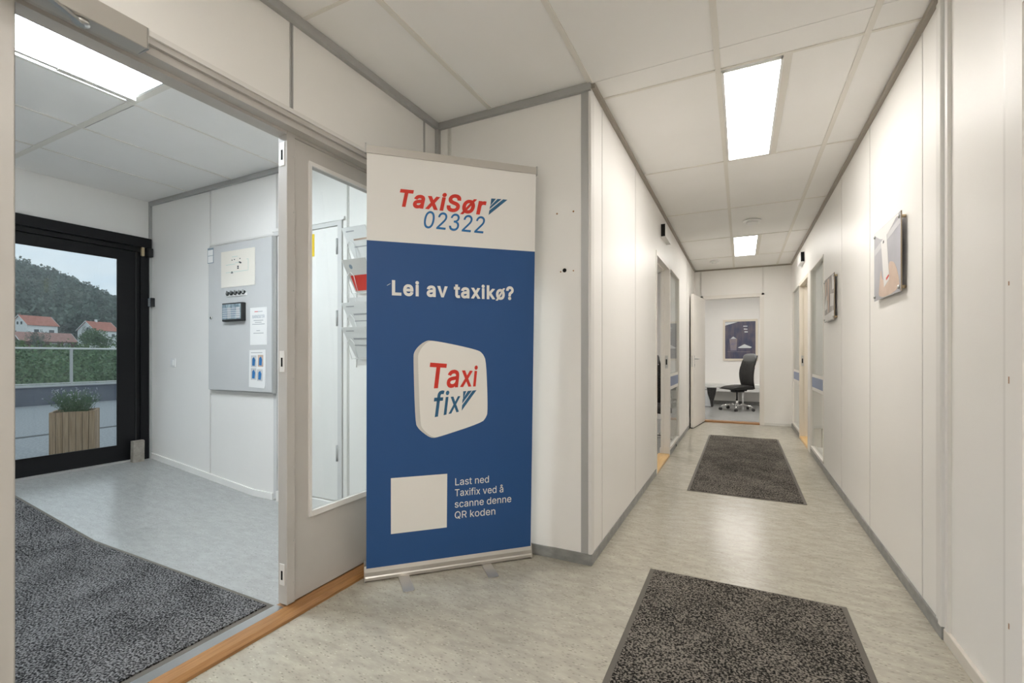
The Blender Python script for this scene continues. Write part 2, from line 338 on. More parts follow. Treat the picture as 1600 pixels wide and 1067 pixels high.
# letter outlines, thousandths of the type size: character -> (advance, closed contours)
GLYPHS = {'0':(453,["227,-7 191,-3 158,7 130,24 105,48 85,77 69,113 60,144 53,178 49,214 48,254 49,294 53,330 60,364 69,395 85,431 106,461 130,484 159,502 191,512 227,516 262,512 295,502 323,484 348,461 368,431 384,395 393,364 400,330 404,294 405,254 404,214 400,178 393,144 384,113 368,77 348,48 323,24 295,7 263,-3","227,50 250,52 271,60 290,74 306,92 320,116 330,144 338,176 342,213 344,254 342,295 338,332 330,365 320,393 306,416 290,435 271,449 250,457 227,460 203,457 182,449 163,435 147,416 134,393 123,365 115,332 111,295 109,254 111,213 115,176 123,144 134,116 147,92 163,74 182,60 203,52"]),'2':(453,["64,0 64,47 234,229 282,282 311,327 320,371 317,397 308,419 293,436 273,449 224,460 205,458 188,454 172,447 153,433 139,413 132,398 128,381 127,362 66,362 68,391 75,418 86,442 102,464 121,482 143,496 168,507 196,513 225,516 254,513 281,507 306,497 328,482 346,465 361,445 372,423 379,398 381,372 371,318 336,259 267,180 153,60 153,57 389,57 389,0"]),'3':(453,["44,132 109,132 115,107 126,87 144,71 165,59 219,50 275,61 291,69 304,80 315,93 323,108 328,125 329,145 328,163 323,180 316,196 306,211 292,223 275,234 254,241 229,246 185,248 185,301 229,303 252,309 272,319 288,333 300,352 305,374 303,398 295,420 281,438 262,451 240,458 216,460 192,458 168,450 147,437 130,419 120,397 117,378 55,378 60,405 72,435 92,465 119,489 150,505 184,514 218,516 254,513 287,503 316,487 340,465 357,440 366,412 368,381 363,350 349,323 328,300 302,283 287,277 318,268 346,252 368,230 384,202 392,172 393,145 390,116 383,90 370,66 354,45 333,27 309,12 281,2 251,-5 218,-7 188,-5 159,1 133,10 108,22 88,38 70,57 57,79 48,104"]),'?':(358,["132,152 132,159 141,230 153,252 168,269 209,298 247,334 255,349 260,365 262,384 259,406 250,425 220,452 178,462 137,453 106,425 96,404 92,378 27,378 30,406 38,430 49,452 64,471 82,487 103,499 126,508 151,514 178,516 206,514 232,508 255,498 275,486 292,470 306,451 316,430 322,407 324,382 322,356 316,332 306,311 292,292 275,276 254,261 219,235 200,205 194,158 194,152","164,-4 146,-1 131,9 121,24 118,41 121,58 131,73 146,83 164,86 181,83 196,73 206,58 209,41 206,24 196,9 181,-1"]),'A':(480,["16,0 201,509 276,509 463,0 395,0 240,432 85,0","110,142 110,199 370,199 370,142"]),'B':(456,["60,0 60,509 241,509 274,507 304,501 329,491 350,477 367,461 381,442 390,421 396,398 398,374 397,353 393,336 387,320 356,286 315,267 315,262 331,260 347,254 363,245 378,234 391,220 402,203 411,184 416,161 418,136 416,111 410,88 400,67 386,48 368,31 344,18 317,8 284,2 247,0","125,57 245,57 281,60 309,67 330,80 344,96 353,115 355,137 352,161 342,184 333,197 320,209 306,218 289,225 269,229 248,231 125,231","125,285 238,285 288,296 308,309 323,326 333,348 336,372 333,393 326,412 313,429 294,442 270,449 240,452 125,452"]),'E':(419,["60,0 60,509 372,509 372,452 125,452 125,286 355,286 355,229 125,229 125,57 375,57 375,0"]),'L':(393,["60,0 60,509 125,509 125,57 361,57 361,0"]),'N':(523,["60,0 60,509 136,509 399,95 399,509 463,509 463,0 387,0 125,411 125,0"]),'Q':(533,["245,159 313,159 369,85 384,65 468,-48 401,-48 346,27 331,46","267,-7 235,-5 205,1 177,11 150,25 126,42 105,63 86,88 70,115 57,146 48,179 42,215 40,254 42,293 48,329 57,362 70,393 86,421 105,445 126,466 150,484 177,498 205,508 235,514 267,516 299,514 329,508 357,498 384,484 408,466 429,445 448,421 464,393 477,362 486,329 491,293 493,254 491,215 486,179 477,146 464,115 448,88 429,63 408,42 384,25 357,11 329,1 299,-5","267,53 296,55 324,63 349,76 372,94 392,116 408,144 420,176 428,213 430,254 428,295 420,332 408,365 392,392 372,415 349,433 324,446 296,453 267,456 237,453 210,445 184,433 161,415 142,392 125,364 113,332 106,295 103,254 106,213 113,176 125,144 142,117 161,94 184,76 210,63 237,55"]),'R':(449,["60,0 60,509 236,509 273,506 305,500 333,489 356,473 376,455 390,433 401,408 407,381 409,352 407,323 401,296 390,271 376,250 356,232 333,217 305,206 273,200 236,198 125,198 125,0","125,255 234,255 258,256 280,260 298,267 319,281 334,300 340,316 344,333 345,352 344,371 340,389 334,405 325,419 313,430 298,440 279,446 258,451 233,452 125,452","353,0 230,229 303,229 428,0"]),'S':(447,["224,-9 188,-7 156,-1 128,9 102,23 81,40 64,60 51,83 42,109 38,137 104,137 108,118 114,102 123,88 136,76 150,66 166,59 224,49 246,50 267,54 286,60 303,69 317,79 329,92 338,106 344,122 346,139 342,161 332,179 296,205 245,222 184,239 145,253 112,269 86,289 67,313 56,341 52,372 54,400 62,425 75,448 92,468 113,484 138,498 165,508 195,514 227,516 259,514 289,508 316,498 340,484 360,468 377,449 390,427 398,403 401,378 337,378 332,402 320,421 302,437 280,449 254,456 225,459 204,457 185,454 167,448 145,435 129,418 118,398 115,376 119,352 131,334 169,308 212,293 264,279 312,264 359,238 395,198 402,180 407,161 408,139 406,112 399,87 386,64 370,43 349,25 323,11 294,0 261,-7"]),'T':(449,["32,452 32,509 417,509 417,452 257,452 257,0 193,0 193,452"]),'a':(389,["160,-9 137,-7 115,-3 94,5 76,15 60,29 48,45 38,63 32,84 30,108 32,128 36,146 43,161 58,179 78,193 125,211 178,220 234,227 265,235 273,243 276,255 276,257 267,297 240,322 196,331 149,322 118,301 100,274 41,291 51,313 64,331 79,346 95,358 114,368 133,375 194,384 239,379 286,360 300,350 312,336 322,320 330,301 335,278 337,251 337,0 277,0 277,52 272,52 252,25 215,1","170,45 192,47 211,51 228,59 248,74 263,93 272,115 276,138 276,190 259,182 231,176 200,171 175,168 134,159 103,139 95,124 92,105 102,72 130,52"]),'c':(396,["207,-8 174,-5 144,3 117,16 93,35 72,58 56,85 44,116 37,150 34,187 37,225 44,260 56,291 72,318 93,341 117,360 144,374 174,382 207,384 260,377 305,356 340,322 362,277 303,262 290,289 270,311 242,325 207,330 184,328 163,321 145,310 130,296 118,278 108,258 102,236 98,212 96,187 98,163 102,139 108,117 118,97 130,80 145,66 163,55 184,49 207,46 243,52 271,66 292,89 304,117 363,102 341,56 306,21 261,-1"]),'d':(424,["195,-8 165,-6 137,3 111,16 89,34 70,57 55,84 43,116 36,151 34,189 36,227 43,261 55,293 70,320 89,342 112,361 137,374 165,382 196,384 218,383 237,379 253,373 287,346 306,319 311,319 311,509 372,509 372,0 313,0 313,59 307,59 287,31 252,4 236,-3 217,-7","205,47 226,49 246,55 263,65 278,78 290,95 299,115 306,138 310,162 312,189 310,216 306,241 300,263 290,282 278,299 263,312 246,322 227,328 205,330 182,328 162,322 145,311 130,298 118,281 108,261 102,239 98,215 96,189 98,163 102,139 109,117 118,97 130,80 145,66 162,55 182,49"]),'e':(404,["212,-8 177,-5 145,3 117,16 92,35 72,58 56,85 44,116 37,150 34,187 36,224 44,258 55,290 71,317 91,340 115,359 142,373 172,382 205,384 266,374 285,366 303,355 319,341 334,324 347,305 357,282 365,256 370,227 371,194 371,169 97,169 110,106 121,88 135,73 151,61 169,53 190,48 212,46 254,53 285,73 306,105 365,91 358,72 348,55 335,39 320,26 302,14 283,4 261,-3 237,-7","97,221 308,221 308,226 304,248 298,269 288,286 277,301 263,314 246,323 227,328 205,330 183,328 164,323 146,313 131,301 119,286 109,270 102,251"]),'f':(254,["228,379 228,327 6,327 6,379","81,0 81,432 82,452 87,470 96,486 107,499 120,510 135,519 187,530 222,527 243,521 227,468 215,472 195,474 171,470 154,460 145,443 142,419 142,0"]),'i':(167,["53,0 53,379 114,379 114,0","84,443 67,446 54,455 44,468 41,483 44,499 54,512 67,521 84,524 100,521 114,512 123,499 126,483 123,468 114,455 100,446"]),'k':(381,["110,137 110,212 121,212 284,379 360,379 184,199 177,199","53,0 53,509 114,509 114,0","294,0 148,186 191,229 372,0"]),'n':(410,["114,227 114,0 53,0 53,379 112,379 112,310 116,319 132,344 152,362 175,374 200,382 227,384 252,383 275,377 295,369 313,356 328,340 341,321 350,298 355,271 357,240 357,0 296,0 296,235 293,263 286,286 273,304 256,318 235,326 210,329 192,328 176,324 161,317 141,303 126,283 119,266 115,248"]),'o':(415,["207,-8 174,-5 144,3 117,16 93,35 72,58 56,85 44,116 37,150 34,187 37,225 44,260 56,291 72,318 93,341 117,360 144,374 174,382 207,384 241,382 271,374 299,360 323,341 343,318 359,291 371,260 379,225 381,187 379,150 371,116 359,85 343,58 323,35 299,16 271,3 241,-5","207,46 231,49 252,55 270,66 285,80 298,97 307,117 314,139 318,163 319,187 318,212 314,236 307,258 298,278 285,296 270,310 252,321 231,328 207,330 184,328 163,321 145,310 130,296 118,278 108,258 102,236 98,212 96,187 98,163 102,139 108,117 118,97 130,80 145,66 163,55 184,49"]),'r':(259,["53,0 53,379 112,379 112,321 115,321 124,339 137,354 152,367 171,377 191,383 213,385 229,384 243,384 243,322 230,324 207,326 182,323 159,315 140,301 126,284 117,262 114,237 114,0"]),'s':(365,["182,-8 157,-7 133,-3 112,3 93,12 76,24 62,38 50,54 41,73 36,94 94,107 101,87 111,72 124,60 141,52 160,47 181,45 206,47 227,53 244,62 262,81 268,103 265,121 254,136 237,147 212,155 149,170 118,180 92,192 72,208 58,227 50,249 47,274 49,295 55,314 65,332 79,347 95,360 115,370 137,378 161,383 187,384 212,383 234,379 254,372 271,363 286,352 299,339 324,290 268,277 258,298 243,316 228,325 210,331 187,333 166,331 147,326 131,317 114,299 109,277 112,258 124,243 172,223 229,209 261,200 287,187 306,171 320,153 328,131 331,107 329,85 323,65 312,47 298,31 281,18 260,6 236,-2 210,-7"]),'t':(227,["204,379 204,327 6,327 6,379","65,471 126,471 126,98 128,76 136,61 150,53 170,50 185,51 202,54 213,2 192,-3 168,-4 138,-1 113,7 92,21 77,41 68,64 65,93"]),'v':(389,["163,0 17,379 84,379 195,60 305,379 371,379 226,0"]),'x':(379,["21,0 154,193 29,379 100,379 191,243 282,379 352,379 225,191 358,0 287,0 189,145 91,0"]),'å':(389,["160,-9 137,-7 115,-3 94,5 76,15 60,29 48,45 38,63 32,84 30,108 32,128 36,146 43,161 58,179 78,193 125,211 178,220 234,227 265,235 273,243 276,255 276,257 267,297 240,322 196,331 149,322 118,301 100,274 41,291 51,313 64,331 79,346 95,358 114,368 133,375 194,384 239,379 286,360 300,350 312,336 322,320 330,301 335,278 337,251 337,0 277,0 277,52 272,52 252,25 215,1","170,45 192,47 211,51 228,59 248,74 263,93 272,115 276,138 276,190 259,182 231,176 200,171 175,168 134,159 103,139 95,124 92,105 102,72 130,52","189,404 166,407 145,416 112,447 103,467 100,490 103,512 112,532 145,563 166,572 189,575 213,572 234,563 266,532 275,512 278,490 275,467 266,447 234,416 213,407","189,447 206,450 219,460 229,473 232,490 229,506 219,519 206,529 189,532 173,529 159,519 150,506 147,490 150,473 159,460 173,450"]),' ':(188,[])}
_tc = {}
def _area(p): return sum(p[i][0] * p[(i + 1) % len(p)][1] - p[(i + 1) % len(p)][0] * p[i][1] for i in range(len(p))) / 2
def _inside(q, p):
    r = False
    for i in range(len(p)):
        (x0, y0), (x1, y1) = p[i], p[(i + 1) % len(p)]
        if (y0 > q[1]) != (y1 > q[1]) and q[0] < (x1 - x0) * (q[1] - y0) / (y1 - y0) + x0: r = not r
    return r
def _grow(p, d):
    """move an outline outwards by d (mitred), orientation decides the outside"""
    if not d: return p
    out = []; n = len(p)
    for i in range(n):
        a, b, c = Vector(p[i - 1]), Vector(p[i]), Vector(p[(i + 1) % n])
        e, f = (b - a).normalized(), (c - b).normalized()
        n1, n2 = Vector((e.y, -e.x)), Vector((f.y, -f.x)); m_ = n1 + n2
        k = m_.length_squared
        m_ = n1 if k < .05 else m_ * min(2 / k, 1.6 / math.sqrt(k))
        out.append(tuple(b + m_ * d))
    return out
def text_polys(s, bold=0.0, shear=0.0, spacing=1.0):
    """filled outline of a line of text as (points, triangles)"""
    k = (s, bold, shear, spacing)
    if k in _tc: return _tc[k]
    vs, fs, who, pen = [], [], [], 0.0
    for ci, ch in enumerate(s):
        adv, cons = GLYPHS[ch]
        cs = [[tuple(float(q) / 1000 for q in p.split(',')) for p in c.split()] for c in cons]
        if cs:
            sg = 1 if _area(max(cs, key=lambda c: abs(_area(c)))) > 0 else -1
            outer = [c for c in cs if _area(c) * sg > 0]; holes = [c for c in cs if _area(c) * sg <= 0]
            for o in outer:
                loops = [o] + [h for h in holes if _inside(h[0], o)]
                flat_ = [q for l in loops for q in l]; i0 = len(vs)
                vs += [(q[0] + pen + shear * q[1], q[1]) for q in flat_]
                for t in tessellate_polygon([[Vector((q[0], q[1], 0)) for q in l] for l in loops]): fs.append(tuple(i0 + i for i in t)); who.append(ci)
                if bold:                       # heavier weight: a band around every outline
                    j0 = i0
                    for l in loops:
                        g_ = _grow(l, bold * sg); k0 = len(vs); n = len(l)
                        vs += [(q[0] + pen + shear * q[1], q[1]) for q in g_]
                        for i in range(n): fs.append((j0 + i, j0 + (i + 1) % n, k0 + (i + 1) % n, k0 + i)); who.append(ci)
                        j0 += n
        pen += adv / 1000 * spacing + bold * 1.6
    _tc[k] = (vs, fs, who); return _tc[k]
CAP = max(v[1] for v in text_polys('T')[0])

def quad_map(q):
    """projective map of the unit square (0,0)(1,0)(1,1)(0,1) onto quad q"""
    (x0, y0), (x1, y1), (x2, y2), (x3, y3) = q
    dx1, dx2, dx3 = x1 - x2, x3 - x2, x0 - x1 + x2 - x3
    dy1, dy2, dy3 = y1 - y2, y3 - y2, y0 - y1 + y2 - y3
    det = dx1 * dy2 - dx2 * dy1
    g = (dx3 * dy2 - dx2 * dy3) / det; h = (dx1 * dy3 - dx3 * dy1) / det
    a, b, c = x1 - x0 + g * x1, x3 - x0 + h * x3, x0
    d, e, f = y1 - y0 + g * y1, y3 - y0 + h * y3, y0
    return lambda u, v: ((a * u + b * v + c) / (g * u + h * v + 1), (d * u + e * v + f) / (g * u + h * v + 1))

def lettering(name, s, quad, place, m, parent, bold=0.0, shear=0.0, thick=.0006, spacing=1.0, local=True, split=False):
    """flat print: baseline-to-cap box of the text fills quad; place(s, z, lift) -> 3d point"""
    vs, fs, who = text_polys(s.replace('ø', 'o'), bold, shear, spacing)
    x0 = min(v[0] for v in vs); x1 = max(v[0] for v in vs); mp_ = quad_map(quad)
    out, groups = [], []
    for ci, ch in enumerate(s):
        c = [f for f, w_ in zip(fs, who) if w_ == ci]
        if c:
            xs_ = [vs[i][0] - shear * vs[i][1] for f in c for i in f]
            groups.append(([min(xs_), max(xs_), c], ch))
    if not split: groups = [([x0, x1, fs], '')]
    for g, ch in groups:
        bm = bmesh.new(); bv = {}
        def V(p):
            a, b = mp_((p[0] - x0) / (x1 - x0), p[1] / (CAP + bold)); return bm.verts.new(place(a, b, thick))
        for f in g[2]:
            for i in f:
                if i not in bv: bv[i] = V(vs[i])
            try: bm.faces.new([bv[i] for i in f])
            except ValueError: pass
        if ch == 'ø':
            ys = [vs[i][1] for f in g[2] for i in f]; l, r, lo, hi = g[0], g[1], min(ys), max(ys); w_ = .035 + bold * 1.1
            P = [(l - .02, lo - .035), (l - .02 + w_ * 1.5, lo - .035), (r + .02, hi + .035), (r + .02 - w_ * 1.5, hi + .035)]
            bm.faces.new([V((p[0] + shear * p[1], p[1])) for p in P])
        out.append(finish('letter' if split else name, bm, m, parent, local))
    return out

def flat(name, pts, place, lift, m, parent, local=True, under=.0004):
    """a printed flat shape with a hair of thickness"""
    bm = bmesh.new()
    a = [bm.verts.new(place(p[0], p[1], lift)) for p in pts]; b = [bm.verts.new(place(p[0], p[1], lift - under)) for p in pts]
    bm.faces.new(a); bm.faces.new(list(reversed(b))); n = len(pts)
    for i in range(n): bm.faces.new((a[i], b[i], b[(i + 1) % n], a[(i + 1) % n]))
    return finish(name, bm, m, parent, local)
def rect(x0, x1, z0, z1): return [(x0, z0), (x1, z0), (x1, z1), (x0, z1)]

CZ = 2.52      # ceiling height
XL, XR = -.704, .704
YN = 2.346     # line of the nook / vestibule wall
YE = 8.30      # end of the corridor

# ================================================================== STRUCTURE
# ---- floors
struct(boxes('floor', [(-1.72, .95, -2.6, YN + .03, -.12, 0), (XL - .12, XR + .12, YN + .03, YE + .12, -.12, 0)], 'lino'))
prof = [(-1.72, -.12), (-1.72, 0), (-3.43, 0), (-4.90, .15), (-5.14, .15), (-5.14, -.12)]
struct(prism('floor_vestibule', [(x, -.7, z) for x, z in prof], (0, YN + .73, 0), 'lino_greyed'))
struct(box('floor_end_room', -2.3, 2.1, YE + .12, 11.55, -.12, 0, 'lino_greyed'))
struct(box('floor_left_room', -3.6, XL - .12, 3.9, YE - .02, -.12, 0, 'lino_greyed'))
struct(box('floor_right_room', XR + .12, 3.4, 4.6, YE - .02, -.12, 0, 'lino'))

# ---- ceilings: slab, tiles one by one, grid bars one by one
ceil = struct(boxes('ceiling', [(-1.82, .95, -2.6, YE + .1, CZ + .05, CZ + .2)], 'plenum'))
def grid_ceiling(par, xs, ys, skip=(), inset=None):
    for i in range(len(xs) - 1):
        for j in range(len(ys) - 1):
            if (i, j) in skip: continue
            e = (inset or {}).get((i, j), 0)
            box('ceiling_tile', xs[i] + .004, xs[i + 1] - .004, ys[j] + .004 + e, ys[j + 1] - .004, CZ + .004, CZ + .03, 'tile', par)
def bar_x(par, x, y0, y1, wd=.024):      # runs along y
    box('grid_bar', x - wd / 2, x + wd / 2, y0, y1, CZ - .001, CZ + .012, 'grid', par)
def bar_y(par, y, x0, x1, wd=.014):      # runs along x
    box('grid_bar', x0, x1, y - wd / 2, y + wd / 2, CZ - .0005, CZ + .010, 'grid', par)
RY = [2.515, 3.7215, 4.928, 6.1345, 7.341, YE + .01]
NY = [-2.6, -1.05, .15, 1.355, 2.515]
CX = [XL - .02, -.103, .5, XR + .02]
# the light column is split in a lamp field and a narrow tile
grid_ceiling(ceil, CX, RY, skip=((1, 0), (1, 3)))
for j in (0, 3): box('ceiling_tile', .219, .496, RY[j] + .004, RY[j + 1] - .004, CZ + .004, CZ + .03, 'tile', ceil)
grid_ceiling(ceil, [-1.80, -1.297, -.705, -.103, .5, .95], NY[:4] + [YN + .0], skip=((3, 1), (1, 1)))
box('ceiling_tile', .219, .496, NY[1] + .004, NY[2] - .004, CZ + .004, CZ + .03, 'tile', ceil)
for i in range(2, 5):
    xs = [-1.80, -1.297, -.705, -.103, .5, .95]
    box('ceiling_tile', xs[i] + .004, xs[i + 1] - .004, YN, RY[0] - .004, CZ + .004, CZ + .03, 'tile', ceil)
for x in (-.103, .5): bar_x(ceil, x, -2.6, YE, .026)
bar_x(ceil, -.705, -2.6, YN - .01, .026); bar_x(ceil, -1.297, -2.6, YN - .01, .026)
for y0, y1 in ((RY[0], RY[1]), (RY[3], RY[4]), (NY[1], NY[2])): bar_x(ceil, .199, y0, y1, .038)
box('ceiling_tile', -.978, -.709, NY[1] + .004, NY[2] - .004, CZ + .004, CZ + .03, 'tile', ceil)
bar_x(ceil, -.999, NY[1], NY[2], .038)
for y in RY[:5]: bar_y(ceil, y, XL, XR)
for y in NY[1:4]: bar_y(ceil, y, -1.66, .9)

cv = struct(box('ceiling_vestibule', -5.12, -1.82, -.7, YN + .1, CZ + .05, CZ + .2, 'plenum'))
VX = [-4.95, -4.29, -3.685, -3.08, -2.48, -1.80]; VY = [-.7, .165, 1.37, YN]
grid_ceiling(cv, VX, VY, skip=((3, 1),), inset={(2, 2): .022})
for x in VX[1:5]:
    bar_x(cv, x, -.65, 1.37, .016); bar_x(cv, x, 1.37, YN, .010)
for y in VY[1:3]: bar_y(cv, y, -4.92, -1.8, .032)
box('ceiling_tile', -3.076, -2.484, .169, .768, CZ + .004, CZ + .03, 'tile', cv)
bar_y(cv, .775, -3.08, -2.48, .024)
for nm, r in (('ceiling_end_room', (-2.3, 2.1, YE + .1, 11.55)), ('ceiling_left_room', (-3.6, XL - .1, 3.9, YE)), ('ceiling_right_room', (XR + .1, 3.4, 4.6, YE))):
    struct(box(nm, *r, CZ + .014, CZ + .13, 'tile'))

# ---- walls: backing mesh, panels and cover strips as parts
PT = .008
def wall_y(name, X, side, segs, joints, z0=0.0):
    """wall along y whose visible face is at X; side=+1 faces +x. segs: (y0,y1,z0,z1) solid fields split at joints"""
    b = X - side * PT
    o = struct(boxes(name, [(min(b, b - side * .1), max(b, b - side * .1), *s) for s in segs], 'wall'))
    for (y0, y1, a, c) in segs:
        cuts = [y0] + [j for j in joints if y0 + .02 < j < y1 - .02] + [y1]
        for k in range(len(cuts) - 1):
            l = cuts[k] + (.009 if k else 0); r = cuts[k + 1] - (.009 if k < len(cuts) - 2 else 0)
            box('panel', min(b, X), max(b, X), l, r, a, c, 'wall', o)
        for j in cuts[1:-1]:
            box('cover_strip', min(b, X + side * .0015), max(b, X + side * .0015), j - .006, j + .006, a, c, 'strip', o)
    return o
def wall_x(name, Y, segs, joints, m='wall', side=-1):
    """wall along x, visible face at Y facing -y (side=-1)"""
    b = Y - side * PT
    o = struct(boxes(name, [(s[0], s[1], min(b, b - side * .1), max(b, b - side * .1), s[2], s[3]) for s in segs], m))
    for (x0, x1, a, c) in segs:
        cuts = [x0] + [j for j in joints if x0 + .02 < j < x1 - .02] + [x1]
        for k in range(len(cuts) - 1):
            l = cuts[k] + (.012 if k else 0); r = cuts[k + 1] - (.012 if k < len(cuts) - 2 else 0)
            box('panel', l, r, min(b, Y), max(b, Y), a, c, m, o)
        for j in cuts[1:-1]:
            for d in (-.008, .004): box('cover_strip', j + d, j + d + .005, min(b, Y + side * .002), max(b, Y + side * .002), a, c, 'alu' if m == 'wall_grey' else 'strip', o)
    return o
# corridor left wall: solid, doorway, glazing, solid
wl = wall_y('wall_left', XL, 1, [(YN + .004, 4.40, 0, CZ), (4.40, 5.33, 2.075, CZ), (5.33, 6.17, 2.075, CZ), (5.33, 6.17, 0, .07), (6.17, YE, 0, CZ)], [2.565, 3.483, 7.10, 7.9])
wr = wall_y('wall_right', XR, -1, [(2.36, 5.253, 0, CZ), (5.253, 6.16, 2.065, CZ), (5.253, 6.16, 0, .07), (6.16, 7.27, 2.065, CZ), (7.27, 8.16, 2.065, CZ), (7.27, 8.16, 0, .07), (8.16, YE, 0, CZ)], [2.585, 3.496, 4.378])
wn = wall_y('wall_right_near', .712, -1, [(1.87, 2.30, 0, CZ), (1.00, 1.87, 2.13, CZ), (-2.6, 1.00, 0, CZ)], [-.2])
we = wall_x('wall_end', YE, [(XL - .1, -.565, 0, CZ), (-.565, .272, 2.06, CZ), (.272, XR + .1, 0, CZ)], [-.603, .31])
wk = wall_x('wall_nook', YN, [(-1.80, XL - .013, 0, CZ)], [-1.592])
wv = wall_x('wall_vestibule_far', YN, [(-5.12, -3.19, 0, CZ), (-3.19, -2.475, 2.045, CZ), (-2.475, -1.80, 0, CZ)], [-4.0, -3.163, -2.43])
struct(boxes('wall_back', [(-1.9, .95, -2.7, -2.6, -.1, CZ + .1)], 'wall'))
struct(box('wall_vestibule_near', -5.12, -1.80, -.8, -.7, -.1, CZ + .1, 'wall'))
# partition between the vestibule and the corridor
wp = struct(boxes('wall_partition', [(-1.80, -1.688, -2.6, .40, 0, CZ + .04), (-1.80, -1.688, .40, 2.26, 2.125, CZ + .04), (-1.80, -1.688, 2.26, YN, 0, CZ + .04)], 'wall'))
for y0, y1, a in ((-2.6, -.85, 0), (-.85, .39, 0), (.40, 1.305, 2.125), (1.322, 2.205, 2.125), (2.219, YN - .012, 2.125)):
    box('panel', -1.688, -1.68, y0, y1, a, CZ - .03, 'wall', wp)
for j in (1.3075, 1.3165, 2.2075, 2.2145): box('cover_strip', -1.688, -1.676, j - .003, j + .003, 2.125, CZ - .03, 'alu', wp)
# outer wall with the glazed door
wo_ = struct(boxes('wall_outer', [(-5.12, -4.92, -.8, .60, -.1, CZ + .1), (-5.12, -4.92, .60, 2.342, 2.175, CZ + .1), (-5.12, -4.92, 2.342, 2.46, -.1, CZ + .1)], 'wall'))
for y0, y1 in ((-.7, .85), (.86, YN - .01)): box('panel', -4.92, -4.915, y0, y1, 2.18, CZ - .004, 'wall', wo_)
# rooms behind
struct(boxes('wall_end_room', [(-2.4, -2.3, YE + .1, 11.6, -.1, CZ), (2.1, 2.2, YE + .1, 11.6, -.1, CZ), (-2.4, 2.2, 11.5, 11.6, -.1, CZ), (-2.3, XL - .1, YE, YE + .1, -.1, CZ), (XR + .1, 2.1, YE, YE + .1, -.1, CZ)], 'wall'))
struct(boxes('wall_left_room', [(-3.7, -3.6, 3.8, YE, -.1, CZ), (-3.7, XL - .1, 3.8, 3.9, -.1, CZ), (-3.6, XL - .11, YE - .02, YE, -.1, CZ)], 'wall'))
struct(boxes('wall_right_room', [(3.4, 3.5, 4.5, YE, -.1, CZ), (XR + .1, 3.5, 4.5, 4.6, -.1, CZ), (XR + .11, 3.4, YE - .02, YE, -.1, CZ)], 'wall'))

# ---- ceiling trims
struct(box('trim_1', XL, XL + .022, YN, YE, CZ - .022, CZ + .002, 'trim_brown'))
struct(box('trim_2', XR - .022, XR, 2.30, YE, CZ - .022, CZ + .002, 'trim_brown'))
struct(box('trim_3', -1.68, -1.655, -2.6, YN, CZ - .036, CZ + .002, 'alu'))
struct(box('trim_4', -1.655, XL + .002, YN - .022, YN, CZ - .036, CZ + .002, 'alu'))
struct(box('trim_5', XL + .02, XR - .02, YE - .018, YE, CZ - .02, CZ + .002, 'trim_brown'))
struct(box('trim_6', -4.92, -1.80, YN - .02, YN, CZ - .036, CZ + .002, 'alu'))
struct(box('trim_7', .69, .712, -2.6, 2.30, CZ - .022, CZ + .002, 'trim_brown'))
# corner trims
struct(box('trim_8', -.757, -.718, YN - .004, YN, .05, CZ - .036, 'alu'))
struct(box('trim_9', -.718, XL + .003, YN - .006, YN + .05, .05, CZ - .022, 'strip', bevel=.003))
struct(box('trim_10', -1.682, -1.656, YN - .026, YN, 0, CZ - .036, 'alu'))
struct(box('trim_11', -4.918, -4.893, YN - .02, YN, .15, CZ - .036, 'alu'))
t12 = struct(box('trim_12', .690, .712, 2.335, 2.362, .05, CZ - .02, 'strip', bevel=.003))
box('cover_strip', .698, XR, 2.375, 2.405, .055, CZ - .02, 'strip', t12)
box('cover_strip', .700, .712, 2.300, 2.326, .05, CZ - .02, 'strip', t12)
# ---- baseboards (linoleum upstand)
def base(name, x0, x1, y0, y1, m='base_grey', h=.055): return struct(box(name, x0, x1, y0, y1, 0, h, m, bevel=.002))
base('baseboard_left', XL, XL + .006, YN, 4.40)
base('baseboard_left_glazing', XL, XL + .006, 5.34, 6.165)
base('baseboard_left_far', XL, XL + .006, 6.17, YE)
base('baseboard_right', XR - .010, XR, 2.336, 5.253)
base('baseboard_right_glazing', XR - .006, XR, 5.255, 6.15)
base('baseboard_right_far', XR - .006, XR, 7.29, YE)
base('baseboard_nook', -1.655, XL + .006, YN - .007, YN, h=.06)
base('baseboard_end', .33, XR - .01, YE - .008, YE, 'strip', .045)
base('baseboard_near_right', .698, .712, 1.86, 2.332, 'base_beige', .05)
base('baseboard_end_room', -2.3, 2.1, 11.49, 11.5, 'base_grey', .08)
bv_ = struct(prism('baseboard_vestibule', [(x, YN - .012, z) for x, z in ((-3.20, 0), (-3.43, 0), (-4.90, .15), (-4.90, .20), (-3.43, .05), (-3.20, .05))], (0, .012, 0), 'wall'))

